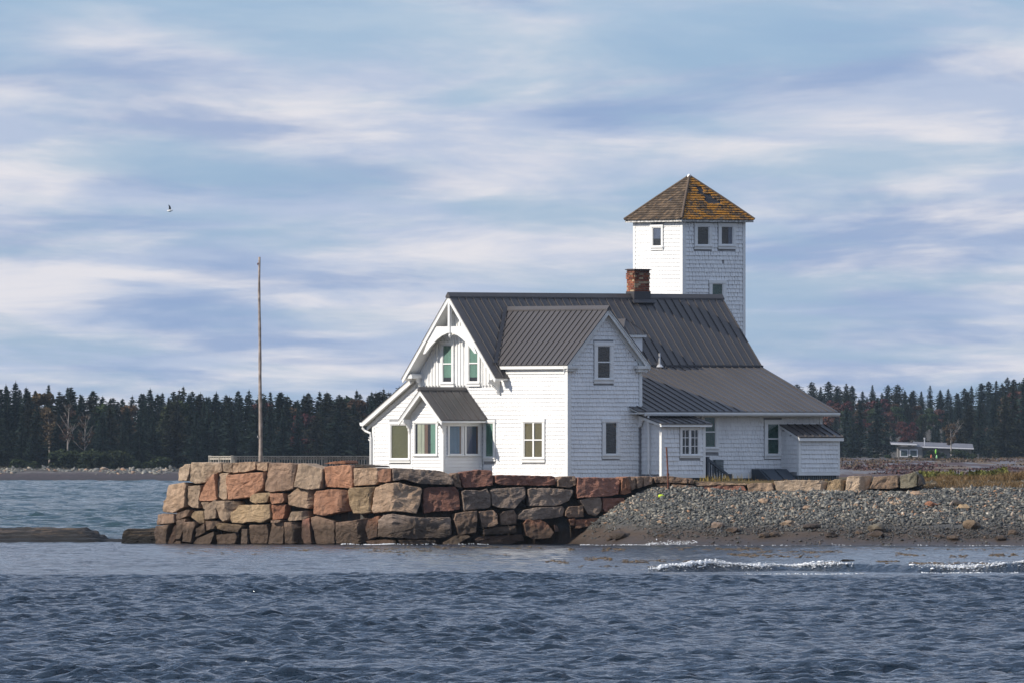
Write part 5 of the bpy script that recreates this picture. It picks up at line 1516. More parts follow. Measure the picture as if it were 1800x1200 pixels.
def pebble_mat():
    m = NT('beach_cobbles'); t = m.attr('tint'); geo = m.pos(); z = m.xyz(geo)[2]
    c = m.ramp(t, [(0.0, (0.035, 0.037, 0.036)), (0.35, (0.095, 0.098, 0.092)), (0.62, (0.15, 0.15, 0.136)), (0.82, (0.21, 0.198, 0.165)), (0.89, (0.36, 0.33, 0.27)), (0.94, (0.28, 0.185, 0.12)), (0.975, (0.36, 0.20, 0.11)), (1.0, (0.50, 0.46, 0.39))])
    wet = m.ramp(m.math('ADD', z, m.math('MULTIPLY_ADD', m.noise(0.8, 4.0, vec=geo), 0.8, -0.35)), [(0.55, 0.8), (1.0, 0.0)])
    c = m.mix(wet, c, (0.028, 0.025, 0.022))
    m.set('Base Color', c); m.set('Roughness', m.math('MULTIPLY_ADD', wet, -0.35, 0.8)); return m.m
M['pebble'] = pebble_mat()
peb = np_mesh('beach_shingle', pv, pf, M['pebble'], attr={'tint': ('FACE', ptint)})
tag(peb, 'grey cobbles and pebbles covering the sloping beach', 'cobbles', kind='stuff')
# the larger stones one can pick out
BIG = [(1385, 922, .34, 'pale'), (1345, 943, .26, 'pale'), (1362, 942, .24, 'gtan'), (1425, 928, .36, 'dark'), (1543, 932, .42, 'olive'), (1541, 943, .34, 'dark'), (1510, 938, .20, 'gtan'),
       (1708, 927, .44, 'ochre'), (1674, 947, .30, 'gtan'), (1760, 948, .30, 'dark'), (1635, 888, .28, 'rust'), (1683, 887, .34, 'dark'), (1611, 869, .26, 'tan'), (1342, 882, .26, 'tan'), (1570, 885, .20, 'pale'), (1692, 894, .26, 'ochre'),
       (1166, 942, .20, 'gtan'), (1092, 944, .40, 'dark'), (1073, 948, .22, 'dark'), (1420, 894, .20, 'tan'), (1461, 943, .24, 'dark'), (1160, 918, .16, 'tan'), (1780, 938, .26, 'gtan'), (1650, 958 - 14, .2, 'dark'), (1505, 890, .2, 'gtan'), (1262, 926, .3, 'grey'), (1288, 934, .3, 'grey')]
BIGL = {'pale': 'pale whitish stone lying on the grey beach shingle', 'gtan': 'grey tan stone lying low on the beach', 'dark': 'dark wet stone lying on the lower beach', 'olive': 'mottled olive grey stone on the lower beach', 'ochre': 'golden ochre stone among the grey beach cobbles', 'rust': 'rusty orange stone among the grey beach cobbles', 'tan': 'light tan stone among the grey beach cobbles', 'grey': 'flat grey stone at the foot of the shingle'}
def beach_hit(x, y):
    for k in range(900):
        d = 584 + k * 0.02
        p = px(x, y, d)
        if p.z <= float(land_z(p.x, d)): return p
    return px(x, y, 592)
for i, (x, y, sz, c) in enumerate(BIG):
    p = beach_hit(x, y)
    r2 = np.random.default_rng(200 + i)
    bm = bmesh.new(); bmesh.ops.create_icosphere(bm, subdivisions=2, radius=1.0)
    sxx, syy, szz = sz * r2.uniform(0.7, 1.0), sz * r2.uniform(0.5, 0.8), sz * r2.uniform(0.35, 0.5)
    sd2 = Vector(r2.uniform(-50, 50, 3))
    for v in bm.verts:
        k = 1 + mnoise.noise(v.co * 1.1 + sd2) * 0.5 + mnoise.noise(v.co * 2.7 + sd2) * 0.2
        v.co = Vector((v.co.x * k * sxx, v.co.y * k * syy, v.co.z * k * szz))
    me = bpy.data.meshes.new('beach_stone'); bm.to_mesh(me); bm.free(); me.materials.append(M['st_' + c])
    o = bpy.data.objects.new('beach_stone', me); o.location = (p.x, p.y, p.z + szz * 0.35); o.rotation_euler = (0, 0, r2.uniform(0, 6)); COL.objects.link(o)
    tag(o, BIGL[c], 'stone', 'larger ' + c + ' stones on the beach')
p = beach_hit(1162, 876)
buoy = empty('float', (p.x, p.y, p.z + 0.05)); tag(buoy, 'small bright yellow green fishing float stranded on the shingle', 'float')
b = MB(); b.tube([(-0.10, 0, 0.05), (-0.08, 0, 0.05), (-0.02, 0, 0.05), (0.05, 0, 0.05), (0.09, 0, 0.05), (0.11, 0, 0.05)], [0.02, 0.05, 0.065, 0.06, 0.035, 0.015], 10); b.build('body', simple('yellow_green_plastic', (0.55, 0.72, 0.03), 0.5, 0.08, 8.0), buoy, smooth=True)
b = MB(); b.tube([(0.10, 0, 0.05), (0.16, 0.01, 0.045)], 0.01, 6); b.build('eye', M['black'], buoy)

# pale cobbles and drift along the head of the far left beach
cr_ = np.random.default_rng(71)
n = 1500
X = cr_.uniform(-85, -36, n); Y = 2270 + cr_.gamma(3.0, 9.0, n); Z = far_z(X, Y)
k = (vnoise(X, Y * 0.2, 4.0, 72) > 0.35) & (Y < 2326); X, Y, Z = X[k], Y[k], Z[k]
s = np.exp(cr_.normal(math.log(0.13), 0.5, len(X)))
cv_, cf_ = blobs(np.stack([X, Y, Z + s * 0.2], 1), np.stack([s * 1.6, s, s * 0.6], 1), cr_)
cob = np_mesh('far_beach_cobbles', cv_, cf_, M['pebble'], attr={'tint': ('FACE', np.repeat(cr_.uniform(0.3, 1.0, len(X)), 20))})
tag(cob, 'pale cobbles strewn along the far left beach', 'cobbles', kind='stuff')

# ------------------------------------------------------------------ foam and floating weed
def foam_mat():
    m = NT('sea_foam'); m.set('Base Color', (0.80, 0.82, 0.84)); m.set('Roughness', 0.8); return m.m
M['foam'] = foam_mat()
def sea_z(X, Y):
    a, b_, c = gerstner(np.asarray(X, float), np.asarray(Y, float), W_near, calm(np.asarray(X, float), np.asarray(Y, float)), 0.7)
    return c + breaker(np.asarray(X, float), np.asarray(Y, float))
fr_ = np.random.default_rng(23)
bx_ = np.array([(p[0] - 900) * p[1] / K for p in BRK]); bd_ = np.array([p[1] for p in BRK])
n = 13000
X = fr_.uniform((1120 - 900) * 450 / K, (1830 - 900) * 450 / K, n)
w = vnoise(X, X * 0, 0.9, 61) * 0.6 + vnoise(X, X * 0, 2.6, 62) * 0.6
xpx = 900 + X * K / 450
w *= np.interp(xpx, [1110, 1150, 1200, 1400, 1530, 1560, 1600, 1660, 1700, 1830], [0.2, 1.0, 1.05, 1.15, 1.0, 0.55, 0.55, 0.8, 0.65, 0.75])
w *= 0.55 + 0.9 * vnoise(X, X * 0, 0.33, 64)
k = fr_.uniform(0.46, 1.3, n) < w
X = X[k]; n = len(X)
Y = np.interp(X, bx_, bd_) - np.abs(fr_.normal(0.0, 0.22, n)) + fr_.normal(0.12, 0.08, n)
Zf = sea_z(X, Y) + np.abs(fr_.normal(0, 0.028, n)) * (0.3 + vnoise(X, X * 0, 0.6, 63) * 1.6)
s = np.clip(np.exp(fr_.normal(math.log(0.008), 0.55, n)), 0.003, 0.04)
fv1, ff1 = blobs(np.stack([X, Y, Zf], 1), np.stack([s * 2.4, s * 1.3, s * 0.7], 1), fr_, 0.2)
# spent foam behind the breaker and thin lines at the water's edge
lines = []
for (x0, x1, d0, d1, m_) in ((1020, 1225, 589.6, 588.0, 420), (600, 705, 592.3, 592.6, 160), (640, 690, 592.6, 592.8, 200), (705, 860, 592.9, 594.3, 90), (1225, 1800, 586.6, 585.6, 160), (1300, 1520, 440, 443, 160), (1620, 1790, 446, 447, 160)):
    tt = fr_.uniform(0, 1, m_); xx = x0 + (x1 - x0) * tt; dd = d0 + (d1 - d0) * tt + fr_.normal(0, 0.22, m_)
    lines.append(np.stack([(xx - 900) * dd / K, dd], 1))
q = np.concatenate(lines); s = fr_.uniform(0.006, 0.02, len(q))
# the shoreline is reached by a thin swash: keep foam on the water surface
zq = np.maximum(sea_z(q[:, 0], q[:, 1]), np.where(q[:, 1] > 560, land_z(q[:, 0], q[:, 1]), -9)) + 0.01
fv2, ff2 = blobs(np.stack([q[:, 0], q[:, 1], zq], 1), np.stack([s * 2.2, s * 1.2, s * 0.55], 1), fr_)
foam = np_mesh('sea_foam', np.concatenate([fv1, fv2]), np.concatenate([ff1, ff2 + len(fv1)]), M['foam'])
tag(foam, 'white foam of the low breaker and the swash along the shore', 'foam', kind='stuff')
wd = []
for (x0, x1, y, n_) in ((960, 1000, 988, 260), (1000, 1010, 966, 60), (1060, 1098, 966, 260), (1030, 1075, 982, 300), (1095, 1140, 987, 330), (1140, 1240, 986, 180), (1180, 1340, 965, 700), (1280, 1330, 975, 260), (1330, 1480, 970, 420), (1300, 1440, 977, 350), (1440, 1470, 990, 160), (1575, 1625, 975, 260), (1540, 1580, 988, 180), (1600, 1690, 991, 560), (1670, 1700, 978, 120), (1740, 1800, 975, 300), (1690, 1760, 992, 300), (600, 780, 964, 240), (760, 960, 962, 330), (640, 760, 969, 160), (480, 600, 967, 90), (700, 900, 975, 110), (330, 460, 972, 40), (1500, 1800, 966, 160), (980, 1300, 996, 130)):
    xx = fr_.uniform(x0, x1, n_); yy = y + fr_.normal(0, 1.3, n_)
    cl_ = vnoise(xx, yy * 6, 11.0, 71) > 0.42
    xx, yy = xx[cl_], yy[cl_]
    dd = CH * K / (yy - HY)
    wd.append(np.stack([(xx - 900) * dd / K, dd], 1))
q = np.concatenate(wd); s = fr_.uniform(0.012, 0.045, len(q))
kv, kf = blobs(np.stack([q[:, 0], q[:, 1], sea_z(q[:, 0], q[:, 1]) + 0.012], 1), np.stack([s * 2.0, s * 1.5, s * 0.14 + 0.003], 1), fr_, 0.1)
weed = np_mesh('floating_weed', kv, kf, simple('ochre_rockweed', (0.13, 0.078, 0.024), 0.45, 0.4, 5.0))
tag(weed, 'ochre brown seaweed floating in streaks off the beach', 'seaweed', kind='stuff')

# ------------------------------------------------------------------ grass and low plants on the berm
def blades(name, X, Y, Z, h, wdt, mat, r, label, lean=0.35):
    n = len(X)
    az = r.uniform(0, 2 * PI, n); lx_, ly_ = r.normal(0, lean, n) * h, r.normal(0, lean, n) * h
    dx, dy = np.cos(az) * wdt, np.sin(az) * wdt
    z0 = Z - 0.02
    v = np.stack([np.stack([X - dx, Y - dy, z0], 1), np.stack([X + dx, Y + dy, z0], 1), np.stack([X + lx_ * 0.4 + dx * 0.7, Y + ly_ * 0.4 + dy * 0.7, Z + h * 0.6], 1), np.stack([X + lx_, Y + ly_, Z + h], 1), np.stack([X + lx_ * 0.4 - dx * 0.7, Y + ly_ * 0.4 - dy * 0.7, Z + h * 0.6], 1)], 1).reshape(-1, 3)
    i = np.arange(n)[:, None] * 5
    f = np.concatenate([i + np.array([[0, 1, 2]]), i + np.array([[0, 2, 4]]), i + np.array([[4, 2, 3]])], 1).reshape(-1, 3)
    o = np_mesh(name, v, f, mat, attr={'tint': ('FACE', np.repeat(r.uniform(0, 1, n), 3))})
    return tag(o, label, 'grass', kind='stuff')
gr = np.random.default_rng(31)
def grass_mat(name, c1, c2):
    m = NT(name); m.set('Base Color', m.mix(m.attr('tint'), c1, c2)); m.set('Roughness', 0.8); return m.m
n = 26000
X = gr.uniform(14.3, 24, n); Y = gr.uniform(595.6, 605, n); Z = land_z(X, Y)
fr0 = 596.3 + (vnoise(X, X * 0, 1.6, 81) - 0.5) * 2.2 - np.clip((X - 16.5) * 0.18, -0.3, 0.9)
k = (Y > fr0) & (vnoise(X, Y, 0.7, 82) > 0.30); X, Y, Z = X[k], Y[k], Z[k]
blades('dry_grass', X, Y, Z, gr.uniform(0.06, 0.18, len(X)) + 0.26 * vnoise(X, Y, 0.8, 84) ** 2, 0.008, grass_mat('dry_beach_grass', (0.07, 0.042, 0.016), (0.30, 0.19, 0.08)), gr, 'tan and reddish dry grass on the crest of the beach', 0.8)
n = 16000
X = gr.uniform(14.4, 24, n); Y = gr.uniform(602.5, 607, n); Z = land_z(X, Y)
k = (vnoise(X, Y * 0.5, 0.9, 83) > 0.40); X, Y, Z = X[k], Y[k], Z[k]
blades('green_plants', X, Y, Z + 0.02 + gr.uniform(0, 0.2, len(X)) * vnoise(X, Y, 0.5, 85) * 1.6, gr.uniform(0.04, 0.12, len(X)), 0.035, grass_mat('low_green_leaves', (0.045, 0.055, 0.010), (0.16, 0.16, 0.025)), gr, 'low yellow green plants behind the dry grass on the berm', 0.9)
n = 260
xx = gr.uniform(1228, 1330, n); dd = gr.uniform(597.5, 599.5, n); X = (xx - 900) * dd / K; Z = land_z(X, dd)
k = gr.uniform(0, 1, n) < np.interp(xx, [1228, 1245, 1282, 1300, 1330], [0.1, 1, 1, 0.4, 0.2])
blades('golden_weeds', X[k], dd[k], Z[k], gr.uniform(0.08, 0.30, k.sum()), 0.007, grass_mat('golden_weed_stems', (0.10, 0.075, 0.02), (0.35, 0.25, 0.05)), gr, 'thin golden weeds growing in front of the stair rail', 0.25)
n = 2500
n = 500; X = gr.uniform(2.0, 13.0, n); d_ = np.interp(X, WX, WD) + gr.uniform(0.5, 1.6, n); Z = land_z(X, d_)
blades('lawn_fringe', X, d_, Z, gr.uniform(0.03, 0.09, n), 0.008, bpy.data.materials['dry_beach_grass'], gr, 'short dry grass fringe behind the low wall stones', 0.5)

# ------------------------------------------------------------------ the woods
def spruce_mesh(name, seed, H, R, mat, lean=0.0, sparse=1.0, low=0.06):
    r = random.Random(seed)
    vs = []; fs = []; tt = []
    def tri(a, b, c, t):
        k = len(vs); vs.extend((a, b, c)); fs.append((k, k + 1, k + 2)); tt.append(t)
    z = low * H
    bulge = [r.uniform(0.55, 1.3) for _ in range(16)]; ex = r.uniform(0.5, 0.85); side = r.uniform(0, 7); notch = r.uniform(0.2, 0.5)
    while z < H:
        f = z / H
        rad = R * ((1 - f) ** ex) * (0.6 + 0.4 * min(1, f / 0.18)) * bulge[int(f * 15.9)] + 0.10
        nb = max(4, int((6 + 7 * rad / R) * sparse))
        a0 = r.uniform(0, 7)
        for k in range(nb):
            az = a0 + 2 * PI * k / nb + r.uniform(-0.35, 0.35)
            Lb = rad * r.uniform(0.5, 1.25) * (1 - notch * max(0, math.cos(az - side - f * 3)))
            dx, dy = math.cos(az), math.sin(az)
            m = max(2, int(Lb * 3.2))
            dr = r.uniform(0.15, 0.55)
            for j in range(m):
                t = (j + r.uniform(0.3, 1.0)) / m
                cx, cy = dx * Lb * t, dy * Lb * t
                cz = z - dr * Lb * t * t + 0.16 * Lb * t + r.uniform(-0.08, 0.08)
                s = r.uniform(0.20, 0.40) * (1.15 - 0.45 * t) * (0.5 + 0.5 * min(1, rad))
                px_, py_ = -dy, dx
                e = r.uniform(-0.5, 0.5)
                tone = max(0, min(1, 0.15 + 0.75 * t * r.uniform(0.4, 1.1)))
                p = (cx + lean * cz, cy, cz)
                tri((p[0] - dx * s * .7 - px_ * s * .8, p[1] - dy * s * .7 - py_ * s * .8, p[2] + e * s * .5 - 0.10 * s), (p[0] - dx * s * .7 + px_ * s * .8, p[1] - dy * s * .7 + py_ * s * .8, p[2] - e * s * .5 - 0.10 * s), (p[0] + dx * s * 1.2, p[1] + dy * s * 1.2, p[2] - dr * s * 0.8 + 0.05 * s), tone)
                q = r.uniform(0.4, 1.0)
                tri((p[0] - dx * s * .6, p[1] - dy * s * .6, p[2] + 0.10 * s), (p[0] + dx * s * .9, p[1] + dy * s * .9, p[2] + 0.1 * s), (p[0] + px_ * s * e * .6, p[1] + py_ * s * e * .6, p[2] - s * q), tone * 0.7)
        z += r.uniform(0.20, 0.30) * (1.15 - 0.35 * f)
    for k in range(6):
        a = r.uniform(0, 7); z0 = H - 0.25 * k / 6
        tri((0.06 * math.cos(a) + lean * H, 0.06 * math.sin(a), z0 - 0.3), (-0.06 * math.cos(a) + lean * H, -0.06 * math.sin(a), z0 - 0.3), (lean * H, 0, z0 + 0.35), 0.6)
    me = bpy.data.meshes.new(name)
    me.from_pydata(vs, [], fs)
    at = me.attributes.new('tint', 'FLOAT', 'FACE'); at.data.foreach_set('value', tt)
    me.materials.append(mat)
    return me
def trunk_mesh(name, H, r0, mat, seed=0, limbs=0, lean=0.0, spread=2.0, z0f=0.35):
    r = random.Random(seed); b = MB()
    b.tube([(lean * H * f + math.sin(f * 4 + seed) * 0.06, math.cos(f * 3 + seed) * 0.05, -0.5 + (H + 0.5) * f) for f in (0, .12, .3, .5, .7, .88, 1)], [r0 * k for k in (1.25, 1, .85, .68, .48, .28, .08)], 7)
    for k in range(limbs):
        f = z0f + (0.95 - z0f) * (k + 0.5) / limbs; az = r.uniform(0, 7); l = spread * (1.1 - 0.75 * f) * r.uniform(0.7, 1.3)
        p = Vector((lean * H * f, 0, H * f)); d = Vector((math.cos(az), math.sin(az), r.uniform(0.6, 1.5)))
        p1 = p + d * l * 0.5; p2 = p + d * l + Vector((0, 0, 0.2 * l)); rr_ = r0 * 0.42 * (1.05 - f)
        b.tube([p, p1, p2], [rr_ + 0.01, rr_ * 0.7 + 0.008, 0.01], 5)
        for j in range(3):
            a2 = az + r.uniform(-1, 1); q = p1.lerp(p2, r.uniform(0, 0.8))
            b.tube([q, q + Vector((math.cos(a2), math.sin(a2), r.uniform(0.4, 1.4))) * l * r.uniform(0.25, 0.5)], [rr_ * 0.5 + 0.006, 0.006], 4)
    me = bpy.data.meshes.new(name); me.from_pydata(b.v, [], b.f); me.materials.append(mat)
    return me
def leaf_mesh(name, seed, H, R, mat, n=2200, z0=0.3, size=0.26, clumps=26):
    r = np.random.default_rng(seed)
    cc = []
    for k in range(clumps):
        f = r.uniform(0, 1); z = H * (z0 + (1 - z0) * f); rad = R * math.sqrt(max(0.06, 1 - (2 * f - 0.85) ** 2 / 1.4)) * r.uniform(0.35, 0.85)
        a = r.uniform(0, 2 * PI); cc.append((rad * math.cos(a), rad * math.sin(a), z, r.uniform(0.35, 0.75) * R * 0.5))
    cc = np.array(cc)
    i = r.integers(0, clumps, n); d = r.normal(0, 1, (n, 3)); d /= np.linalg.norm(d, axis=1)[:, None]
    rad = r.uniform(0.5, 1.0, n) ** 0.6
    c = cc[i, :3] + d * (cc[i, 3] * rad)[:, None] * np.array([1, 1, 0.8])
    a = r.normal(0, 1, (n, 3)); a /= np.linalg.norm(a, axis=1)[:, None]; b_ = np.cross(a, r.normal(0, 1, (n, 3))); b_ /= np.linalg.norm(b_, axis=1)[:, None]
    s = (size * r.uniform(0.6, 1.3, n))[:, None]
    v = np.stack([c - a * s, c + b_ * s * 0.6, c + a * s, c - b_ * s * 0.6], 1).reshape(-1, 3)
    f = np.arange(4 * n).reshape(-1, 4)
    me = bpy.data.meshes.new(name); me.from_pydata([tuple(x) for x in v], [], [tuple(int(y) for y in x) for x in f])
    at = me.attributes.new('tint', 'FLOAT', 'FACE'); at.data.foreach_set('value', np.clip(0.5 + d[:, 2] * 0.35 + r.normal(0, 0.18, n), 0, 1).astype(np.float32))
    me.materials.append(mat)
    return me
SPR = []
for k, (H, R, mt, ln, sp, lo) in enumerate(((11, 2.9, 'spruce', .0, 1, .04), (11.5, 2.4, 'spruce', .01, 1, .05), (10.5, 3.2, 'spruce', -.01, .95, .04), (12, 2.7, 'spruce', .0, .9, .10), (10, 2.9, 'spruce_b', .012, .95, .04), (11.2, 2.2, 'spruce', -.012, .8, .16), (10.4, 3.1, 'spruce_b', .0, 1, .05), (9.6, 2.7, 'spruce', .015, 1.05, .03))):
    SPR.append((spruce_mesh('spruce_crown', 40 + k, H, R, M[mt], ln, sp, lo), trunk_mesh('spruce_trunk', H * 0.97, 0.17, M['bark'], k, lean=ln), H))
DEC = []
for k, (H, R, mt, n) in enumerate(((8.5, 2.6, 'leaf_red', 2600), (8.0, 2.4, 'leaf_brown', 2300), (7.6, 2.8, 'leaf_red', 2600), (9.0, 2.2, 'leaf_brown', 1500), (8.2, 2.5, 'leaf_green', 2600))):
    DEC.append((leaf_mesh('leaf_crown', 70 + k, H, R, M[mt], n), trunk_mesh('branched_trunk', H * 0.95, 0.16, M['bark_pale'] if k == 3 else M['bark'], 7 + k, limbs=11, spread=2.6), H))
LABS = {}
def tree(kind, idx, X, Y, hgt, label, group, rot, name, wide=1.0):
    src = (SPR if kind == 's' else DEC)[idx]
    z = float(far_z(np.array(X), np.array(Y)))
    e = empty(name, (X, Y, z), rot)
    k = hgt / src[2]; e.scale = (k * wide, k * wide, k)
    for me, nm in ((src[1], 'trunk'), (src[0], 'crown')):
        o = bpy.data.objects.new(nm, me); COL.objects.link(o); o.parent = e
    return tag(e, label, 'tree', group)
tr_ = random.Random(77)
def skyline(pts, x): return float(np.interp(x, [p[0] for p in pts], [p[1] for p in pts]))
LEFT = [(-80, 668), (0, 674), (90, 682), (150, 690), (205, 703), (245, 683), (300, 684), (350, 688), (420, 693), (480, 688), (560, 690), (640, 684), (720, 680), (800, 680)]
def x_at(xp, d): return (xp - 900) * d / K
# left shore: rows from the beach back
for row, (d, step, dy) in enumerate(((2332, 34, 36), (2350, 32, 20), (2372, 26, 11), (2398, 19, 5), (2425, 16, 3))):
    x = -60 + tr_.uniform(0, 15)
    while x < 735:
        dd = d + tr_.uniform(-6, 6)
        top = skyline(LEFT, x) + dy * tr_.uniform(0.3, 1.6) + tr_.uniform(-9, 11)
        X = x_at(x, dd); z = float(far_z(np.array(X), np.array(dd)))
        hgt = max(5.0, zat(top, dd) - z)
        i = tr_.choice((0, 1, 2, 3, 5, 7, 0, 1, 2, 3, 4, 6))
        red = row in (1, 2, 3) and tr_.random() < 0.10
        skip = 104 < x < 136 and row < 3
        if not skip:
            if red: tree('d', tr_.choice((1, 3, 4, 1, 0)), X, dd, hgt * 0.86, 'thin brown leaved tree among the far shore spruces beyond the flagpole', 'brown trees in the left wood', tr_.uniform(0, 6), 'autumn_tree')
            else:
                ol = i in (4, 6)
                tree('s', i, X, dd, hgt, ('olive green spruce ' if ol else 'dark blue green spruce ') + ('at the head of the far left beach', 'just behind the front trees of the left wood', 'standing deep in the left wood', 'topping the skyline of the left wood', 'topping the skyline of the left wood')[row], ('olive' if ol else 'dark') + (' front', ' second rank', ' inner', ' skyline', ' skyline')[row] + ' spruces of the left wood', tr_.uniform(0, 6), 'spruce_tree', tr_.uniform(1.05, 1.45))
        x += step * tr_.uniform(0.7, 1.3)
# the pale bare birch and its neighbour at the edge of the left wood
for xp, top, lb in ((119, 712, 'pale bare birch with forked trunk at the edge of the left wood'), (149, 730, 'slender bare reddish tree beside the pale birch')):
    dd = 2330; X = x_at(xp, dd); z = float(far_z(np.array(X), np.array(dd))); h = zat(top, dd) - z
    e = empty('bare_birch', (X, dd, z)); tag(e, lb, 'tree')
    me = trunk_mesh('birch_trunk', h, 0.13 if xp < 130 else 0.08, M['bark_pale'], 3 if xp < 130 else 9, limbs=14, spread=2.0, z0f=0.3, lean=0.015)
    o = bpy.data.objects.new('trunk', me); COL.objects.link(o); o.parent = e
    me = leaf_mesh('birch_crown', 90 + xp, h, 1.5, M['leaf_brown'], 420, 0.45, 0.13, 18)
    o = bpy.data.objects.new('crown', me); COL.objects.link(o); o.parent = e
# shrubs at the head of the left beach
SHR = [leaf_mesh('shrub_leaves', 120 + k, 1.7, 1.7, M['leaf_green'], 1300, 0.1, 0.14, 20) for k in range(3)]
def shrub(me, xp, dd, s, label, group):
    X = x_at(xp, dd); z = float(far_z(np.array(X), np.array(dd)))
    o = bpy.data.objects.new('shrub', me); o.location = (X, dd, z - 0.1); o.scale = (s * 1.25, s * 1.1, s); o.rotation_euler = (0, 0, tr_.uniform(0, 6)); COL.objects.link(o)
    return tag(o, label, 'shrub', group)
for k, xp in enumerate((112, 128, 146, 163, 180, 197, 212, 236, 262, 285, 60, 30)):
    shrub(SHR[k % 3], xp, 2322 + tr_.uniform(-4, 4), tr_.uniform(1.1, 1.6) if k < 7 else tr_.uniform(0.5, 0.9), 'round dark green shrub at the head of the far left beach', 'shrubs on the left shore')
# right: dark spruces beside and beyond the cottage, then the coloured hillside
RS = [(1488, 716, 2, 1.15), (1512, 703, 0, 1.15), (1542, 699, 2, 1.2), (1500, 740, 7, 1.2), (1560, 745, 2, 1.1), (1530, 760, 7, 1.3), (1478, 755, 1, 1.2), (1650, 745, 1, 0.8), (1662, 722, 5, 0.9)]
for x, top, i, wd_ in RS:
    dd = 2790 + tr_.uniform(-15, 15); X = x_at(x, dd); h = zat(top, dd) - float(far_z(np.array(X), np.array(dd)))
    tree('s', i, X, dd, h, 'full dark spruce in the clump beside the grey cottage', 'spruces beside the cottage', tr_.uniform(0, 6), 'spruce_tree', wd_)
RN = [(1690, 735), (1705, 712), (1722, 704), (1740, 738), (1748, 698), (1768, 690), (1782, 672), (1800, 664), (1818, 668), (1836, 672), (1760, 745), (1790, 735), (1810, 725), (1712, 770), (1675, 770), (1730, 765), (1850, 690), (1870, 690)]
for x, top in RN:
    dd = 2770 + tr_.uniform(-30, 30); X = x_at(x, dd); h = zat(top, dd) - float(far_z(np.array(X), np.array(dd)))
    i = tr_.choice((0, 2, 4, 6, 6, 4, 3))
    tree('s', i, X, dd, h, 'tall brownish spruce on the foreland right of the cottage', 'tall spruces past the cottage', tr_.uniform(0, 6), 'spruce_tree', tr_.uniform(1.0, 1.25))
RIGHT = [(1340, 690), (1400, 680), (1440, 674), (1500, 676), (1560, 676), (1620, 678), (1690, 684), (1740, 672), (1800, 664), (1880, 664)]
for row, (d, step, dy) in enumerate(((2960, 24, 90), (3050, 23, 66), (3140, 22, 46), (3230, 20, 28), (3310, 17, 12), (3380, 14, 1))):
    x = 1350 + tr_.uniform(0, 15)
    while x < 1870:
        dd = d + tr_.uniform(-20, 20)
        top = skyline(RIGHT, x) + dy + tr_.uniform(-9, 13)
        X = x_at(x, dd); h = max(4.0, zat(top, dd) - float(far_z(np.array(X), np.array(dd))))
        patch = float(vnoise(np.array(x), np.array(row * 18.0), 42.0, 91))
        if row < 4 and patch > 0.55:
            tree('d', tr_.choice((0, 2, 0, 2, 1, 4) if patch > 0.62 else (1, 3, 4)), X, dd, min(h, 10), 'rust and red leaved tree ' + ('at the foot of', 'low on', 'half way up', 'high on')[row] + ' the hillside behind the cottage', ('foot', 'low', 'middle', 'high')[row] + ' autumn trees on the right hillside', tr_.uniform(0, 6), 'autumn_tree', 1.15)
        else:
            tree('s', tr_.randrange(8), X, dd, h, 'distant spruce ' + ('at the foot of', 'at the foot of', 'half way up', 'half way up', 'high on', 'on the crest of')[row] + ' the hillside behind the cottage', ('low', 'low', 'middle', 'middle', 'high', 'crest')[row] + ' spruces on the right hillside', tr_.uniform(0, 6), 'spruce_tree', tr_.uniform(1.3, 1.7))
        x += step * tr_.uniform(0.7, 1.3)
# the wood goes on along the shore beyond the trees one can tell apart
wr = np.random.default_rng(88)
tx = np.concatenate([wr.uniform(-240, -77, 300), wr.uniform(-12, 35, 110), wr.uniform(104, 240, 190)])
ty = np.concatenate([wr.uniform(2335, 2440, 410), wr.uniform(2960, 3400, 190)])
th = wr.uniform(9.0, 12.0, len(tx)); tz = far_z(tx, ty)
i = np.repeat(np.arange(len(tx)), 170); n = len(i)
f = 1 - np.sqrt(wr.uniform(0, 1, n)); a = wr.uniform(0, 2 * PI, n); rr = 2.6 * (1 - f) ** 0.8 * wr.uniform(0.5, 1.1, n) + 0.1
c = np.stack([tx[i] + np.cos(a) * rr, ty[i] + np.sin(a) * rr, tz[i] + th[i] * (0.03 + 0.97 * f)], 1)
s_ = (0.35 + 0.55 * (1 - f))[:, None] * wr.uniform(0.7, 1.2, (n, 1))
out = np.stack([np.cos(a), np.sin(a), np.full(n, -0.5)], 1); sid = np.stack([-np.sin(a), np.cos(a), wr.uniform(-0.5, 0.5, n)], 1)
v = np.stack([c - out * s_ * 0.6 - sid * s_ * 0.7, c - out * s_ * 0.6 + sid * s_ * 0.7, c + out * s_], 1).reshape(-1, 3)
wood = np_mesh('distant_wood', v, np.arange(3 * n).reshape(-1, 3), M['spruce'], attr={'tint': ('FACE', np.clip(wr.normal(0.45, 0.25, n), 0, 1))})
tag(wood, 'dark spruce wood continuing along the far shore', 'wood', kind='stuff')
# brown birch in front of the cottage
dd = 2690; X = x_at(1672, dd); z = float(far_z(np.array(X), np.array(dd))); h = zat(745, dd) - z
e = empty('birch', (X, dd, z)); tag(e, 'pale trunked birch with brown leaves in front of the cottage', 'tree')
o = bpy.data.objects.new('trunk', trunk_mesh('birch_trunk', h, 0.12, M['bark_pale'], 21, limbs=12, spread=2.2)); COL.objects.link(o); o.parent = e
o = bpy.data.objects.new('crown', leaf_mesh('birch_crown', 300, h, 1.5, M['leaf_brown'], 900, 0.45, 0.15, 18)); COL.objects.link(o); o.parent = e
for k, (xp, s) in enumerate(((1640, .75), (1655, .55), (1630, .4), (1684, .8), (1695, .7), (1710, .5), (1560, .35), (1540, .4), (1600, .3))):
    shrub(SHR[k % 3], xp, 2685, s, 'low dark bush at the foot of the grey cottage', 'bushes by the cottage')
o = shrub(SHR[0], 1709, 2600, 0.42, 'small bright green bush on the gravel right of the cottage', None)

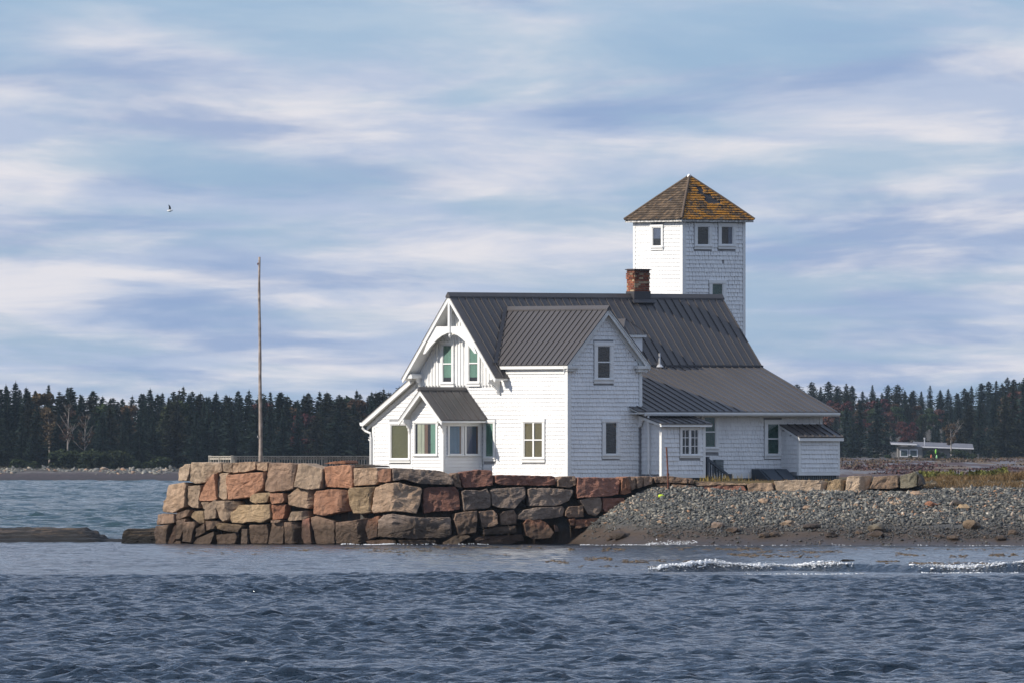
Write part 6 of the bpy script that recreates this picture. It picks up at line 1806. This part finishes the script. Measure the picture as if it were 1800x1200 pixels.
# low heath in patches over the bare foreland
hr = np.random.default_rng(57)
def heath(name, n_m, seed, c1, c2, label, y0, y1):
    mx = hr.uniform(30, 110, n_m); my = y0 + (y1 - y0) * hr.uniform(0, 1, n_m)
    k = vnoise(mx, my * 0.12, 9.0, seed) > 0.48; mx, my = mx[k], my[k]
    mw = hr.uniform(1.2, 4.5, len(mx)); mh = hr.uniform(0.15, 0.5, len(mx))
    i = np.repeat(np.arange(len(mx)), 60); n = len(i)
    a = hr.uniform(0, 2 * PI, n); rr = np.sqrt(hr.uniform(0, 1, n))
    X = mx[i] + np.cos(a) * rr * mw[i]; Y = my[i] + np.sin(a) * rr * mw[i]
    Z = far_z(X, Y) + mh[i] * (1 - rr ** 2) * hr.uniform(0.2, 1.0, n)
    s_ = hr.uniform(0.07, 0.18, n)[:, None]
    d1 = hr.normal(0, 1, (n, 3)); d1 /= np.linalg.norm(d1, axis=1)[:, None]; d2 = np.cross(d1, hr.normal(0, 1, (n, 3))); d2 /= np.linalg.norm(d2, axis=1)[:, None]
    c = np.stack([X, Y, Z], 1)
    v = np.stack([c - d1 * s_, c + d2 * s_ * 0.8, c + d1 * s_, c - d2 * s_ * 0.8], 1).reshape(-1, 3)
    o = np_mesh(name, v, np.arange(4 * n).reshape(-1, 4), grass_mat(name + '_leaves', c1, c2), attr={'tint': ('FACE', hr.uniform(0, 1, n))})
    tag(o, label, 'heath', kind='stuff')
heath('maroon_heath', 420, 92, (0.030, 0.012, 0.012), (0.09, 0.035, 0.032), 'low maroon heath patches on the bare far foreland', 1450, 2350)
heath('brown_heath', 420, 93, (0.05, 0.032, 0.016), (0.15, 0.095, 0.05), 'low brown heath patches below the cottage', 1900, 2670)

# ------------------------------------------------------------------ the cottage on the foreland
DCOT = 2720
c0 = px(1578, 806, DCOT)
cot = empty('cottage', tuple(c0)); tag(cot, 'low grey cottage with white edged shed roofs among far spruces', 'cottage')
pm = DCOT / K
def cb(b, x0, x1, y0, y1, d0, d1): b.box((x0 - 1578) * pm, (x1 - 1578) * pm, d0, d1, (806 - y1) * pm - 0.0, (806 - y0) * pm)
wallm = simple('grey_cottage_boards', (0.20, 0.185, 0.17), 0.85, 0.15, 2.0); fasc = simple('white_fascia', (0.7, 0.7, 0.72), 0.6, 0.05, 2.0); rofm = simple('grey_cottage_roof', (0.13, 0.13, 0.15), 0.8, 0.2, 1.0)
b = MB(); cb(b, 1578, 1621, 784, 812, 0, 6); b.build('wall', wallm, cot)
b = MB(); cb(b, 1621, 1708, 788, 812, 1.6, 8); b.build('wall', wallm, cot)
def slab(x0, y0, x1, y1, t, d0, d1, rise, nm, mat):
    b = MB()
    a = [((x0 - 1578) * pm, d0, (806 - y0) * pm), ((x1 - 1578) * pm, d0, (806 - y1) * pm), ((x1 - 1578) * pm, d1, (806 - y1) * pm + rise), ((x0 - 1578) * pm, d1, (806 - y0) * pm + rise)]
    b.prism(a, (0, 0, -t)); return b.build(nm, mat, cot)
R1 = slab(1566, 778, 1612, 780, 0.22, -0.9, 7, 0.25, 'roof', rofm); b = MB(); b.prism([((1566 - 1578) * pm, -0.94, 28.4 * pm), ((1612 - 1578) * pm, -0.94, 26.4 * pm), ((1612 - 1578) * pm, -0.94, 24.2 * pm), ((1566 - 1578) * pm, -0.94, 25.6 * pm)], (0, 0.035, 0)); b.build('fascia', fasc, R1)
R2 = slab(1607, 783.5, 1712, 787.5, 0.2, 0.6, 9, 0.75, 'roof', rofm); b = MB(); b.prism([((1607 - 1578) * pm, 0.56, 22.9 * pm), ((1712 - 1578) * pm, 0.56, 18.9 * pm), ((1712 - 1578) * pm, 0.56, 17.3 * pm), ((1607 - 1578) * pm, 0.56, 20.8 * pm)], (0, 0.035, 0)); b.build('fascia', fasc, R2)
for x0 in (1582, 1598.5):
    b = MB(); cb(b, x0, x0 + 14.6, 789, 802, -0.06, -0.002); W = b.build('window', fasc, cot)
    b = MB(); cb(b, x0 + 1.5, x0 + 13.1, 790.5, 800.5, -0.075, -0.062); b.build('pane', simple('dark_cottage_glass', (0.05, 0.075, 0.08), 0.08, 0.3, 1.0) if x0 < 1590 else bpy.data.materials['dark_cottage_glass'], W)
b = MB(); cb(b, 1623, 1631, 791, 801, 1.55, 1.598); b.build('pane', bpy.data.materials['dark_cottage_glass'], cot)
b = MB(); b.tube([((1626 - 1578) * pm, 3, 24 * pm), ((1626 - 1578) * pm, 3, 36 * pm)], 0.09, 8); b.build('stove_pipe', M['steel'], cot)
b = MB(); b.tube([((1626 - 1578) * pm, 3, 35 * pm), ((1626 - 1578) * pm, 3, 37.5 * pm)], 0.15, 8); b.build('stove_cap', M['steel'], cot)
for xp, yp, col, nm in ((1645, 792.5, (0.25, 0.60, 0.05), 'green'), (1646.5, 802.5, (0.35, 0.65, 0.30), 'pale green'), (1637, 802, (0.55, 0.13, 0.05), 'orange')):
    p = px(xp, yp, 2682)
    b = MB(); b.tube([(0, 0, -0.42), (0, 0, -0.3), (0, 0, 0), (0, 0, 0.25), (0, 0, 0.36)], [0.04, 0.11, 0.15, 0.10, 0.03], 10)
    fl = empty('hanging_float', tuple(p)); tag(fl, nm + ' fishing float hung beside the grey cottage', 'float')
    b.build('body', simple(nm.replace(' ', '_') + '_float_paint', col, 0.5, 0.1, 3.0), fl, smooth=True)
    b = MB(); b.tube([(0, 0, 0.34), (0.02, 0, 0.55)], 0.03, 6); b.build('cord_loop', M['black'], fl)

# ------------------------------------------------------------------ sea air: thin haze over everything
b = MB(); b.box(-2700, 2700, -700, 5600, -6.0, 30.0)
hm = bpy.data.materials.new('sea_air'); hm.use_nodes = True
ht = hm.node_tree; ht.nodes.clear()
ho = ht.nodes.new('ShaderNodeOutputMaterial'); hv = ht.nodes.new('ShaderNodeVolumePrincipled')
hv.inputs['Color'].default_value = (0.62, 0.80, 1.0, 1); hv.inputs['Density'].default_value = 0.000021; hv.inputs['Anisotropy'].default_value = 0.0
ht.links.new(hv.outputs[0], ho.inputs['Volume'])
hz = b.build('haze', hm); tag(hz, 'thin pale sea haze filling the air', 'haze', kind='stuff')
